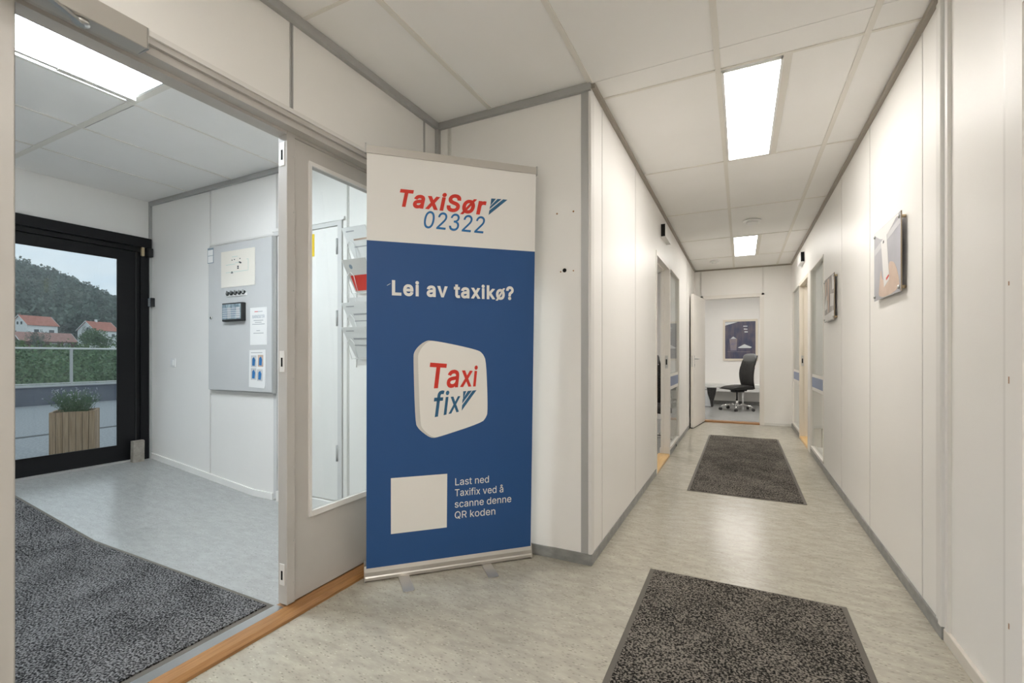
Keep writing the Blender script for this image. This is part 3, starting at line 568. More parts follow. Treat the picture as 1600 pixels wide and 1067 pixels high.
# ---- partition door frame: header, jamb, oak threshold, passive glazed leaf
th = struct(prism('trim_13', [(x, .36, z) for x, z in ((-1.672, 0), (-1.672, .012), (-1.688, .026), (-1.74, .030), (-1.745, .024), (-1.80, .022), (-1.80, 0))], (0, 1.985, 0), 'oak'))
box('threshold_plate', -1.80, -1.748, .40, 1.33, .022, .0245, 'steel', th)
fr = struct(boxes('trim_14', [(-1.80, -1.685, .40, 2.30, 2.058, 2.125), (-1.685, -1.672, .36, 2.31, 2.085, 2.122), (-1.80, -1.735, .44, 2.26, 2.045, 2.058)], 'frame_beige'))
box('frame_lip', -1.672, -1.664, .36, 2.315, 2.105, 2.122, 'strip', fr)
jb = struct(boxes('trim_15', [(-1.80, -1.685, .40, .495, .02, 2.06), (-1.80, -1.735, .495, .512, .02, 2.046)], 'frame_beige'))
for z in (.25, 1.01, 1.80):
    h = box('hinge_plate', -1.7345, -1.731, .478, .508, z - .055, z + .055, 'silver', jb, bevel=.001)
    for dz in (-.035, .035): lathe('screw', [(.004, 0), (.004, .001)], (-1.731, .493, z + dz), 'steel', jb, 8, 'x')
d1 = struct(boxes('door_1', [(-1.79, -1.742, 1.335, 1.452, .034, 2.045), (-1.79, -1.742, 2.10, 2.235, .034, 2.045), (-1.79, -1.742, 1.452, 2.10, .034, .385), (-1.79, -1.742, 1.452, 2.10, 1.965, 2.045)], 'frame_beige'))
box('edge_strip', -1.742, -1.733, 1.333, 1.373, .034, 2.06, 'frame_beige', d1, bevel=.002)
for nm, b in (('glazing_bead', (-1.744, -1.734, 1.448, 1.462, .375, 1.975)), ('glazing_bead', (-1.744, -1.734, 2.09, 2.104, .375, 1.975)),
              ('glazing_bead', (-1.744, -1.732, 1.462, 2.09, .375, .40)), ('glazing_bead', (-1.744, -1.734, 1.462, 2.09, 1.958, 1.975))):
    box(nm, *b, 'strip', d1)
box('pane', -1.768, -1.762, 1.452, 2.10, .385, 1.965, 'glass_clear', d1)
for z, s in ((1.965, .05), (1.075, .045), (.16, .045)):
    p_ = box('lock_plate', -1.780, -1.750, 1.3325, 1.3355, z - s, z + s, 'strip', d1)
    box('latch_hole', -1.770, -1.760, 1.3315, 1.3330, z - s * .5, z + s * .35, 'hole', d1)
for z in (.12, .30, .62, 1.0, 1.38, 1.72, 1.96): lathe('screw', [(.003, 0), (.003, .001)], (-1.733, 1.366, z), 'steel', d1, 8, 'x')

# ---- outer glazed door (black)
od = struct(boxes('door_2', [(-4.99, -4.905, 2.262, 2.335, .13, 2.12), (-4.99, -4.905, .64, .72, .13, 2.12), (-5.0, -4.90, .62, 2.336, 2.045, 2.172)], 'black_frame'))
boxes('door_leaf', [(-4.97, -4.925, 2.105, 2.262, .165, 2.045), (-4.97, -4.925, .72, .87, .165, 2.045), (-4.97, -4.925, .87, 2.105, .165, .300), (-4.97, -4.925, .87, 2.105, 1.960, 2.045)], 'black_frame', od)
for b in ((-4.93, -4.918, 2.088, 2.106, .30, 1.962), (-4.93, -4.918, .868, 2.088, .298, .310), (-4.93, -4.918, .868, 2.088, 1.950, 1.962)): box('glazing_bead', *b, 'black_frame', od)
box('pane', -4.952, -4.944, .87, 2.105, .30, 1.96, 'glass_outer', od)
box('door_seal', -4.935, -4.905, .72, 2.262, .150, .166, 'alu', od)
box('door_rebate', -4.925, -4.918, 2.225, 2.232, .17, 2.04, 'dark', od)
op = thing('door_operator', 'black door operator header above the glazed outer door', 'door operator', (-4.87, 1.45, 2.06))
box('housing', -4.900, -4.862, .62, 2.33, 2.085, 2.172, 'black_frame', op, bevel=.004)
box('end_bracket', -4.900, -4.855, 2.300, 2.338, 2.005, 2.085, 'dark', op, bevel=.004)
box('arm_pivot', -4.898, -4.868, 2.252, 2.276, 2.005, 2.085, 'brass', op, bevel=.004)

# ---- corridor doorways with oak sills and glazing
def doorway(nm, X, side, y0, y1, g, top, mframe, tn):
    s = side                      # direction from the wall face into the room beyond
    f = struct(boxes(nm, [(min(X - s * .006, X + s * .086), max(X - s * .006, X + s * .086), y0 - .04, y0, 0, top + .04),
                          (min(X - s * .006, X + s * .086), max(X - s * .006, X + s * .086), y1, y1 + .05, 0, top + .04),
                          (min(X - s * .006, X + s * .086), max(X - s * .006, X + s * .086), y0, y1, top, top + .04)], mframe))
    box('door_stop', min(X + s * .05, X + s * .086), max(X + s * .05, X + s * .086), y1 - .014, y1, .03, top, mframe, f)
    box('door_stop', min(X + s * .05, X + s * .086), max(X + s * .05, X + s * .086), y0, y1, top - .014, top, mframe, f)
    pl = box('strike_plate', min(X + s * .012, X + s * .042), max(X + s * .012, X + s * .042), y1 - .002, y1 + .001, .96, 1.10, 'steel', f)
    box('strike_hole', min(X + s * .020, X + s * .034), max(X + s * .020, X + s * .034), y1 - .003, y1, 1.0, 1.06, 'hole', f)
    struct(prism(tn, [(X - s * .006, y0, 0), (X - s * .006, y0, .018), (X + s * .004, y0, .028), (X + s * .11, y0, .028), (X + s * .11, y0, 0)], (0, y1 - y0, 0), 'oak_light'))
    return f
def glazing(nm, X, s, y0, y1, top):
    a, b = sorted((X - s * .004, X + s * .05))
    f = struct(boxes(nm, [(a, b, y0, y0 + .018, .07, top), (a, b, y1 - .018, y1, .07, top), (a, b, y0, y1, .07, .085), (a, b, y0, y1, top - .015, top)], 'door_white'))
    a, b = sorted((X + s * .012, X + s * .020))
    box('pane', a, b, y0 + .018, y1 - .018, .085, top - .015, 'glass_clear', f)
    for z0, z1, mm in ((.752, .862, 'film_blue'), (.862, .895, 'film_white'), (.715, .752, 'film_white')):
        a, b = sorted((X + s * .0105, X + s * .0118)); box('film_band', a, b, y0 + .018, y1 - .018, z0, z1, mm, f)
    # added grey sheet standing in for the wall reflected in the upper pane
    a, b = sorted((X + s * .045, X + s * .048)); box('reflection_sheet', a, b, y0 + .02, y1 - .02, .895, top - .02, 'wall_grey', f)
    return f
doorway('trim_16', XL, -1, 4.44, 5.27, None, 2.035, 'door_white', 'trim_17')
glazing('window_1', XL, -1, 5.33, 6.17, 2.075)
doorway('trim_18', XR, 1, 6.40, 7.22, None, 2.025, 'door_cream', 'trim_19')
struct(box('trim_20', XR - .006, XR + .1, 6.16, 6.36, 0, 2.065, 'door_white'))
glazing('window_2', XR, 1, 5.253, 6.16, 2.065)
glazing('window_3', XR, 1, 7.27, 8.16, 2.065)
# end doorway
ef = struct(boxes('trim_21', [(-.565, -.545, YE - .012, YE + .11, 0, 2.06), (.264, .29, YE - .012, YE + .11, 0, 2.06), (-.545, .264, YE - .012, YE + .11, 2.035, 2.06), (.29, .325, YE - .012, YE, 0, 2.09), (-.60, .325, YE - .012, YE, 2.06, 2.09), (-.60, -.565, YE - .012, YE, 0, 2.09)], 'door_white'))
struct(prism('trim_22', [(-.545, YE - .015, 0), (-.545, YE - .015, .015), (-.545, YE, .026), (-.545, YE + .12, .026), (-.545, YE + .12, 0)], (.809, 0, 0), 'oak'))
# open leaf of the end doorway (swings into the corridor along the left wall)
def place_leaf(o, loc, rz): o.location = loc; o.rotation_euler = (0, 0, rz)
lf = struct(box('door_3', 0, .855, -.040, 0, .012, 2.03, 'door_white', local=True, bevel=.002))
lx, ly = -.645 + .545, 7.44 - 8.275
place_leaf(lf, (-.540, YE - .02, 0), math.atan2(ly, lx))
box('door_sweep', .004, .851, -.036, -.004, .004, .012, 'dark', lf, local=True)
for s_, y in ((1, 0), (-1, -.040)):
    box('escutcheon', .785, .815, min(y, y + s_ * .006), max(y, y + s_ * .006), .92, 1.10, 'steel', lf, bevel=.002, local=True)
    tube('lever_handle', [(.80, y, 1.05), (.80, y + s_ * .045, 1.05), (.79, y + s_ * .052, 1.05), (.69, y + s_ * .052, 1.05)], .009, 'steel', lf, local=True)
    lathe('keyhole', [(.008, 0), (.008, s_ * .002)], (.80, y + s_ * .006, .96), 'dark', lf, 10, 'y', local=True)
box('latch_plate', .854, .857, -.030, -.010, .93, 1.10, 'steel', lf, local=True)

# ---- near door on the right (only its frame shows) 
nf = struct(boxes('door_4', [(.684, .80, 1.74, 1.828, 0, 2.13), (.684, .80, 1.0, 1.06, 0, 2.13), (.684, .80, 1.06, 1.74, 2.06, 2.13)], 'wall'))
box('frame_strip', .694, .712, 1.832, 1.868, .05, CZ - .03, 'strip', nf)
box('door_leaf', .73, .77, 1.062, 1.738, .01, 2.058, 'wall', nf)
for z, s in ((.13, .012), (.32, .008), (1.02, .01), (1.30, .006)):
    box('paint_chip', .6835, .6845, 1.806, 1.811, z, z + s * 2, 'oak', nf)

# ---- vestibule wall door
vd = struct(boxes('door_5', [(-2.516, -2.478, YN - .012, YN + .09, .02, 2.04), (-3.186, -3.150, YN - .012, YN + .09, .02, 2.04), (-3.150, -2.516, YN - .012, YN + .09, 2.008, 2.04)], 'wall_grey'))
box('door_leaf', -3.147, -2.520, YN - .004, YN + .036, .085, 2.004, 'wall', vd, bevel=.0015)
box('door_sill', -3.150, -2.516, YN - .02, YN + .09, 0, .075, 'wall', vd)
box('architrave', -3.20, -2.45, YN - .016, YN, 2.04, 2.062, 'wall', vd)
for z in (1.86, 1.36, .42):
    tube('hinge', [(-2.518, YN - .014, z - .055), (-2.518, YN - .014, z + .055)], .008, 'alu', vd)
ys_ = box('door_sign', -2.862, -2.752, YN - .008, YN - .0045, 1.815, 1.975, 'yellow', vd); ys_['label'] = 'yellow door sign'

# ================================================================== LIGHTS
def led_panel(label, x0, x1, y0, y1, m, group=None, deep=False):
    t = thing('ceiling_light', label, 'ceiling light', ((x0 + x1) / 2, (y0 + y1) / 2, CZ), group=group)
    boxes('frame', [(x0 - .006, x0 + .006, y0 - .006, y1 + .006, CZ - .003, CZ + .02), (x1 - .006, x1 + .006, y0 - .006, y1 + .006, CZ - .003, CZ + .02),
                    (x0, x1, y0 - .006, y0 + .006, CZ - .003, CZ + .02), (x0, x1, y1 - .006, y1 + .006, CZ - .003, CZ + .02)], 'white_plastic', t)
    box('diffuser', x0 + .006, x1 - .006, y0 + .006, y1 - .006, CZ + .001, CZ + .012, m, t)
    return t
led_panel('bright narrow ceiling light panel nearest in the corridor', -.083, .178, 2.543, 3.705, 'led_warm')
led_panel('small-looking bright ceiling light panel far down the corridor', -.083, .178, 6.16, 7.315, 'led_warm')
led_panel('narrow ceiling light panel over the near entrance area', -.083, .178, -1.03, .13, 'led_warm')
led_panel('unseen ceiling light panel added to brighten the banner and nook', -1.285, -1.02, -1.03, .13, 'led_warm')  # extra panel added out of view to brighten the banner
vl = led_panel('square bright light panel in the vestibule ceiling', -3.065, -2.495, .790, 1.345, 'led_cool')
box('edge_rod', -2.985, -2.945, 1.02, 1.335, CZ - .035, CZ - .018, 'grid', vl)
box('edge_rod', -2.978, -2.952, .80, 1.02, CZ - .032, CZ - .020, 'grid', vl)
led_panel('ceiling light panel of the office behind the end doorway', -.45, .45, 9.5, 10.1, 'led_white')
led_panel('ceiling light panel in the room left of the corridor', -2.2, -1.6, 5.6, 6.2, 'led_white')
led_panel('ceiling light panel in the room right of the corridor', 1.5, 2.1, 6.2, 6.8, 'led_warm')

# ================================================================== SMALL FIXTURES
def smoke(label, x, y, r):
    t = thing('smoke_detector', label, 'smoke detector', (x, y, CZ - .05))
    lathe('base', [(r * .9, CZ), (r, CZ - .004), (r, CZ - .016), (r * .9, CZ - .020)], (x, y, 0), 'white_plastic', t)
    lathe('sensor_head', [(r * .62, CZ - .018), (r * .60, CZ - .034), (r * .42, CZ - .044), (r * .2, CZ - .046)], (x, y, 0), 'white_plastic', t)
smoke('white smoke detector on ceiling tile in front of the far light panel', .102, 5.458, .085)
smoke('white smoke detector near the end of the corridor ceiling', -.358, 7.55, .07)

def door_sign(label, X, s, y0, y1):
    t = thing('room_sign', label, 'sign holder', (X, y0, 2.26))
    a, b = sorted((X, X + s * .045))
    boxes('holder', [(a, b, y0, y1, 2.262, 2.266), (a, b, y0, y1, 2.386, 2.39), (min(X + s * .041, X + s * .045), max(X + s * .041, X + s * .045), y0, y1, 2.266, 2.386)], 'white_plastic', t)
    a, b = sorted((X + s * .002, X + s * .041)); box('hollow_shade', a, b, y0 + .004, y1 - .004, 2.266, 2.386, 'hole', t)  # black filling paints the shade inside the hollow holder
door_sign('white sign holder with black open end over the left doorway', XL, 1, 4.69, 5.06)
door_sign('white sign holder with black open end over the right doorway', XR, -1, 6.72, 7.06)

# holes left in the nook wall
hl = thing('wall_hole', 'black drilled hole with two screw plugs in the nook wall', 'hole', (-.850, YN, 1.55))
lathe('hole_rim', [(.011, 0), (.011, -.001)], (-.850, YN - .0003, 1.558), 'hole', hl, 14, 'y')
for x, z in ((-.872, 1.552), (-.800, 1.552)): lathe('plug', [(.004, 0), (.004, -.001)], (x, YN - .0003, z), 'oak', hl, 8, 'y')
h2 = thing('screw_plugs', 'pair of small screw plugs high on the nook wall', 'screw plug', (-.845, YN, 1.87))
for x, z in ((-.893, 1.868), (-.800, 1.868)): lathe('plug', [(.005, 0), (.005, -.001)], (x, YN - .0003, z), 'oak', h2, 8, 'y')

# door closer on the partition header
dc = thing('door_closer', 'silver door closer box with arm on the door header', 'door closer', (-1.64, .6, 2.03))
box('body', -1.664, -1.605, .40, .758, 2.026, 2.092, 'silver', dc, bevel=.002)
box('cover_cap', -1.664, -1.606, .758, .762, 2.027, 2.091, 'steel', dc)
lathe('spindle', [(.020, 2.026), (.020, 2.016), (.012, 2.012)], (-1.632, .610, 0), 'steel', dc, 16)
prism('arm', [(-1.640, .622, 2.010), (-1.622, .614, 2.010), (-1.500, .40, 2.010), (-1.516, .392, 2.010)], (0, 0, .008), 'steel', dc)

# ================================================================== ROLL-UP BANNER
P0 = Vector((-1.632, 1.678, 0)); ang = math.atan2(.7059, .7083)
bn = thing('roll_up_banner', 'tall blue and white roll-up advertising banner with a silver base', 'banner', P0, ang)
K = .033
def bp_(s, z, lift): return (s, .006 - K * z - lift, z)
def bpr(s, y, z): return (s, y, z)
# cassette profile extruded along s
pr = [(.000, .006), (-.001, .020), (.003, .026), (.002, .046), (.008, .066), (.016, .074), (.07, .074), (.082, .05), (.084, .006)]
prism('cassette', [(.004, y, z) for y, z in pr], (.860, 0, 0), 'silver', bn, local=True)
for s0 in (.0, .864):
    prism('end_cap', [(s0, y, z) for y, z in [(-.002, .002), (-.003, .022), (.001, .05), (.008, .075), (.03, .082), (.072, .082), (.085, .05), (.086, .002)]], (.004, 0, 0), 'silver', bn, local=True)
sheet = prism('banner_sheet', [bp_(.010, .066, 0), bp_(.861, .066, 0), bp_(.867, 2.068, 0), bp_(.011, 2.062, 0)], (0, .001, 0), 'banner_white', bn, local=True)
flat('blue_field', [(.010, .066), (.861, .066), (.8655, 1.6535), (.011, 1.6475)], bp_, .0008, 'blue', bn)
tr_ = prism('top_rail', [(.008, .006 - K * 2.06 - .006, 2.056), (.008, .006 - K * 2.06 + .008, 2.056), (.008, .006 - K * 2.06 + .008, 2.092), (.008, .006 - K * 2.06 - .006, 2.092)], (.862, 0, .004), 'silver', bn, local=True)
for s0 in (.006, .870): box('rail_cap', s0 - .003, s0 + .003, .006 - K * 2.06 - .008, .006 - K * 2.06 + .010, 2.054, 2.100, 'alu', bn, local=True)
tube('support_pole', [(.435, .045, .05), (.435, .010, 1.2), (.435, .006 - K * 2.06 + .012, 2.07)], .008, 'alu', bn, local=True)
def foot(pa, pb, wd):
    # flat swivel foot in banner coordinates from pa to pb
    a, b = Vector((*pa, 0)), Vector((*pb, 0)); d = (b - a).normalized(); n = Vector((-d.y, d.x, 0)) * wd / 2
    pts = [a - n, b - n - d * .012, b - n * .6, b + n * .6, b + n - d * .012, a + n]
    prism('foot', [(p.x, p.y, .001) for p in pts], (0, 0, .005), 'silver', bn, local=True)
R_ = Matrix.Rotation(-ang, 3, 'Z')
def tob(x, y): q = R_ @ (Vector((x, y, 0)) - P0); return (q.x, q.y)
fa, fb = tob(-1.380, 1.706), tob(-1.092, 2.001)
foot((fa[0] - .012, .03), fa, .052); foot((fb[0] + .0, .03), fb, .052)
lettering('headline_lettering', 'TaxiSør', [(.1638, 1.8252), (.5978, 1.8239), (.597, 1.9096), (.1636, 1.9047)], bp_, 'print_red', bn, bold=.029, shear=.21, thick=.0012, spacing=1.02, split=True)
lettering('phone_number_lettering', '02322', [(.2793, 1.729), (.5902, 1.7265), (.5895, 1.811), (.279, 1.8119)], bp_, 'print_blue', bn, bold=.004, shear=.2, thick=.0012, split=True)
for p in ([(.6216, 1.9075), (.6471, 1.9089), (.6177, 1.8702)], [(.6556, 1.9091), (.677, 1.9101), (.613, 1.8522), (.6157, 1.8659)], [(.6856, 1.9103), (.7093, 1.9101), (.6083, 1.8222), (.6116, 1.8454)]):
    flat('arrow_stripe', p, bp_, .0012, 'print_teal', bn)
lettering('slogan_lettering', 'Lei av taxikø?', [(.1274, 1.3951), (.7492, 1.3949), (.7484, 1.4623), (.1273, 1.4649)], bp_, 'print_cream', bn, bold=.028, thick=.0014, spacing=1.03, split=True)
TO = [(.3177, 1.1781), (.5549, 1.1308), (.5854, 1.1091), (.6029, 1.0677), (.6138, .809), (.6036, .7766), (.5794, .7509), (.3517, .6881), (.3259, .6861), (.3002, .6979), (.255, .7374), (.2409, .7694), (.2303, 1.0918), (.2341, 1.1171), (.2534, 1.1453), (.2868, 1.171)]
TF = [(.3319, 1.176), (.5549, 1.1308), (.5854, 1.1091), (.6029, 1.0677), (.6138, .809), (.6036, .7766), (.5794, .7509), (.3574, .6889), (.3344, .6891), (.3087, .7032), (.2775, .7335), (.265, .7626), (.2525, 1.0861), (.2557, 1.1115), (.2729, 1.1426), (.3008, 1.1694)]
def smooth_poly(p, it=2):
    for _ in range(it):
        q = []
        for i in range(len(p)):
            a, b = p[i], p[(i + 1) % len(p)]
            q += [(a[0] * .75 + b[0] * .25, a[1] * .75 + b[1] * .25), (a[0] * .25 + b[0] * .75, a[1] * .25 + b[1] * .75)]
        p = q
    return p
flat('app_tile_edge', smooth_poly(TO), bp_, .0014, 'print_tile_side', bn)
flat('app_tile_face', smooth_poly(TF), bp_, .0020, 'print_cream', bn)
lettering('app_name_lettering', 'Taxi', [(.3116, .9396), (.5583, .9447), (.5574, 1.0455), (.3109, 1.0655)], bp_, 'print_red', bn, bold=.018, shear=.14, thick=.0026, split=True)
lettering('app_name_lettering', 'fix', [(.3328, .7928), (.4676, .8169), (.4669, .9192), (.3321, .9202)], bp_, 'print_teal', bn, bold=.012, shear=.16, thick=.0026, split=True)
for p in ([(.4817, .9177), (.4983, .9184), (.4814, .8744)], [(.5061, .9188), (.5277, .9201), (.4768, .8547), (.479, .8756)], [(.5313, .92), (.5518, .9219), (.4747, .8184), (.4769, .8465)]):
    flat('arrow_stripe', p, bp_, .0026, 'print_teal', bn)
for s_, q in (('Last ned', [(.4442, .4354), (.6226, .4354), (.6223, .471), (.4439, .4718)]), ('Taxifix ved å', [(.4429, .3793), (.7024, .3762), (.702, .413), (.4427, .4149)]),
              ('scanne denne', [(.4425, .3205), (.7477, .3193), (.7473, .3556), (.4422, .3561)]), ('QR koden', [(.4428, .264), (.6593, .2617), (.6589, .2985), (.4426, .2997)])):
    lettering('small_print_lettering', s_, q, bp_, 'print_cream', bn, bold=.002, thick=.0014)
flat('blank_code_field', [(.1253, .2228), (.4018, .2232), (.4025, .4991), (.1247, .4997)], bp_, .0014, 'print_cream', bn)
flat('scratch_mark', [(.105, 1.437), (.121, 1.447), (.1205, 1.449), (.104, 1.4385)], bp_, .0013, 'print_cream', bn)

# ================================================================== FLOOR MATS
def floor_mat_thing(name, label, x0, x1, y0, y1, m):
    t = thing(name, label, 'floor mat', ((x0 + x1) / 2, (y0 + y1) / 2, 0))
    box('rubber_border', x0, x1, y0, y1, .0005, .004, 'rubber', t, bevel=.0015)
    box('pile', x0 + .022, x1 - .022, y0 + .016, y1 - .016, .004, .009, m, t, bevel=.002)
    return t
floor_mat_thing('entrance_mat', 'dark speckled floor mat in the foreground at the corridor mouth', -.418, .412, .85, 2.447, 'pile_brown')
floor_mat_thing('entrance_mat', 'dark speckled floor mat lying further down the corridor', -.396, .436, 4.0, 6.93, 'pile_brown')
vm = thing('entrance_mat', 'large charcoal speckled mat running up the vestibule floor', 'floor mat', (-3.2, .7, 0))
def ramp_z(x): return 0 if x > -3.43 else (-3.43 - x) * .15 / 1.47
def ramp_slab(nm, x0, x1, y0, y1, a, b, m):
    xs = [x0, -3.43, x1]; top = [(x, y0, ramp_z(x) + b) for x in xs]; bot = [(x, y0, ramp_z(x) + a) for x in reversed(xs)]
    return prism(nm, top + bot, (0, y1 - y0, 0), m, vm)
ramp_slab('rubber_border', -1.835, -4.78, .0, 1.348, .0006, .004, 'rubber')
ramp_slab('pile', -1.862, -4.755, .022, 1.328, .004, .010, 'pile_grey')

# ================================================================== VESTIBULE THINGS
YC = 2.306
cb = thing('fuse_cabinet', 'light grey wall cabinet with a plan, keys and notices on its door', 'cabinet', (-3.57, YN, .82))
box('body', -3.970, -3.150, YC + .018, YN - .0085, .812, 2.006, 'alu', cb)
box('door', -3.960, -3.168, YC, YC + .016, .820, 1.998, 'cabinet', cb, bevel=.003)
box('side_shadow_line', -3.165, -3.150, YC - .002, YC + .018, .815, 2.003, 'alu', cb)  # grey strip put in for the shadow gap at the door's right edge
lk = lathe('lock', [(.013, 0), (.013, -.006), (.009, -.009)], (-3.915, YC, 1.41), 'chrome', cb, 14, 'y')
box('keyhole', -3.918, -3.912, YC - .0105, YC - .009, 1.402, 1.418, 'hole', cb)
def on_cab(x, z, lift): return (x, YC - lift, z)
pl = thing('floor_plan', 'glossy cream floor plan sheet at the top of the grey cabinet', 'plan', (-3.57, YC, 1.65))
flat('sheet', rect(-3.783, -3.36, 1.648, 1.938), lambda x, z, l: on_cab(x, z, l), .003, 'paper_cream', pl, local=False, under=.002)
for b in (rect(-3.72, -3.60, 1.826, 1.829), rect(-3.60, -3.53, 1.836, 1.839), rect(-3.72, -3.44, 1.765, 1.768), rect(-3.44, -3.437, 1.768, 1.856), rect(-3.46, -3.44, 1.853, 1.856), rect(-3.64, -3.57, 1.886, 1.889)):
    flat('plan_line', b, on_cab, .0036, 'print_green', pl, local=False)
for x, z, s in ((-3.640, 1.862, .006), (-3.610, 1.864, .006), (-3.540, 1.866, .006), (-3.545, 1.838, .009), (-3.532, 1.832, .009), (-3.565, 1.806, .009), (-3.565, 1.792, .009), (-3.642, 1.768, .006), (-3.648, 1.760, .006), (-3.634, 1.760, .006)):
    flat('plan_symbol', rect(x - s, x + s, z - s * .6, z + s * .6), on_cab, .0038, 'ink', pl, local=False)
ks = thing('key_switches', 'row of five black key switches on the grey cabinet', 'key switch', (-3.59, YC, 1.59))
box('back_plate', -3.70, -3.455, YC - .006, YC - .0005, 1.572, 1.592, 'white_plastic', ks)
for k in range(5):
    x = -3.690 + k * .050
    lathe('switch', [(.016, -.0005), (.016, -.014), (.012, -.018)], (x, YC, 1.596), 'dark', ks, 14, 'y')
    box('switch_key', x + .010, x + .014, YC - .028, YC - .014, 1.588, 1.616, 'steel', ks)
ip = thing('alarm_panel', 'black indicator box with a grid window on the grey cabinet', 'control panel', (-3.59, YC, 1.37))
box('housing', -3.722, -3.470, YC - .034, YC - .0005, 1.372, 1.516, 'dark', ip, bevel=.003)
box('window', -3.714, -3.484, YC - .0365, YC - .034, 1.388, 1.506, 'key_face', ip)
for k in range(4): box('label_column', -3.702 + k * .055, -3.660 + k * .055, YC - .0372, YC - .0365, 1.392, 1.480, 'print_grey' if k % 2 else 'print_blue_grey', ip)
for j in range(5): box('label_row', -3.708, -3.490, YC - .0378, YC - .0372, 1.402 + j * .017, 1.4045 + j * .017, 'paper', ip)
n1 = thing('notice_sheet', 'white BARNESETER notice sheet on the grey cabinet', 'notice', (-3.32, YC, 1.18))
flat('sheet', rect(-3.418, -3.222, 1.182, 1.470), on_cab, .002, 'paper', n1, local=False, under=.0015)
lettering('notice_lettering', 'BARNESETER', rect(-3.388, -3.246, 1.388, 1.411), on_cab, 'print_blue_grey', n1, thick=.0026, local=False)
for x0, x1, z, mm in ((-3.365, -3.325, 1.436, 'print_red'), (-3.325, -3.270, 1.436, 'print_grey'), (-3.375, -3.262, 1.368, 'print_grey'), (-3.360, -3.282, 1.353, 'print_grey'), (-3.392, -3.245, 1.339, 'print_grey'), (-3.342, -3.300, 1.289, 'print_grey'), (-3.378, -3.258, 1.270, 'print_grey')):
    flat('text_line', rect(x0, x1, z, z + .005), on_cab, .0024, mm, n1, local=False)
n2 = thing('notice_sheet', 'white notice sheet with four blue pictures, lowest on the cabinet', 'notice', (-3.33, YC, .86))
flat('sheet', [(-3.432, .856), (-3.250, .850), (-3.238, .872), (-3.232, 1.146), (-3.424, 1.142)], on_cab, .003, 'paper', n2, local=False, under=.0015)
for x, z, mm in ((-3.372, 1.056, 'cabinet'), (-3.292, 1.060, 'hand_print'), (-3.374, .958, 'cabinet'), (-3.300, .950, 'cabinet')):
    flat('picture', rect(x - .032, x + .032, z - .045, z + .045), on_cab, .0036, mm, n2, local=False)
    flat('picture_figure', [(x - .018, z - .034), (x + .012, z - .036), (x + .02, z + .01), (x + .004, z + .034), (x - .016, z + .02)], on_cab, .0042, 'print_blue', n2, local=False)
flat('text_line', rect(-3.405, -3.27, 1.120, 1.125), on_cab, .0036, 'print_grey', n2, local=False)
n3 = thing('notice_card', 'small dark-edged card at the upper left cabinet corner', 'notice', (-3.93, YC, 1.87))
flat('border', rect(-3.966, -3.888, 1.862, 1.988), on_cab, .002, 'print_blue_grey', n3, local=False, under=.0015)
flat('card_face', rect(-3.961, -3.893, 1.867, 1.922), on_cab, .0026, 'paper', n3, local=False)
flat('card_face', rect(-3.961, -3.893, 1.926, 1.972), on_cab, .0026, 'paper', n3, local=False)
# trim line on the vestibule wall above and beside the cabinet
struct(box('trim_23', -4.0, -3.175, YN - .004, YN, 2.020, 2.034, 'strip'))
struct(box('trim_24', -4.0, -3.175, YN - .004, YN, .782, .794, 'strip'))
# light switch, intercom, brick
sw = thing('light_switch', 'small white light switch on the vestibule wall', 'light switch', (-4.54, YN, 1.0))
box('plate', -4.580, -4.505, YN - .010, YN - .0005, .998, 1.078, 'white_plastic', sw, bevel=.003)
box('rocker', -4.566, -4.524, YN - .016, YN - .010, 1.012, 1.062, 'white_plastic', sw, bevel=.002)
ic = thing('card_reader', 'small dark card reader beside the black outer door', 'card reader', (-4.88, YN, 1.55))
box('housing', -4.905, -4.845, YN - .030, YN - .0005, 1.552, 1.628, 'print_blue_grey', ic, bevel=.003)
box('side_block', -4.858, -4.844, YN - .031, YN - .002, 1.550, 1.630, 'dark', ic)
for j in range(4): box('button_row', -4.898, -4.862, YN - .0315, YN - .030, 1.560 + j * .016, 1.570 + j * .016, 'alu', ic)
bk = prism('doorstop_brick', [(-4.892, 2.175, .146), (-4.842, 2.175, .142), (-4.838, 2.175, .332), (-4.856, 2.175, .338), (-4.888, 2.175, .336)], (0, .085, 0), 'brick')
tag(bk, 'rough grey-brown brick standing upright beside the black outer door', 'brick')

# wire brochure rack with leaflets
rk = thing('brochure_rack', 'white wire brochure rack on the vestibule wall behind glass', 'rack', (-2.2, YN, 1.05))
bm = bmesh.new()
for x in (-2.345, -2.20, -2.055):
    tuba(bm, [(x, YN - .006, 1.02), (x, YN - .006, 1.93)], .003, 6)
LZ = [1.735, 1.525, 1.395, 1.245, 1.085]
for z in LZ:
    for x in (-2.345, -2.095):
        tuba(bm, [(x, YN - .006, z), (x, YN - .045, z - .01), (x, YN - .09, z + .10), (x + .03, YN - .094, z + .13), (x + .06, YN - .09, z + .10), (x + .06, YN - .05, z - .01)], .0022, 6)
    tuba(bm, [(-2.35, YN - .03, z - .006), (-2.04, YN - .03, z - .006)], .0025, 6)
finish('wire_frame', bm, 'white_plastic', rk, smooth=True)
bl = ['leaflet with faint red heading in the top rack pocket', 'pale blue leaflet with red block in the second rack pocket', 'leaflet with dark round picture in the third rack pocket', 'plain grey leaflet in the fourth rack pocket', 'lowest grey leaflet with text lines in the brochure rack']
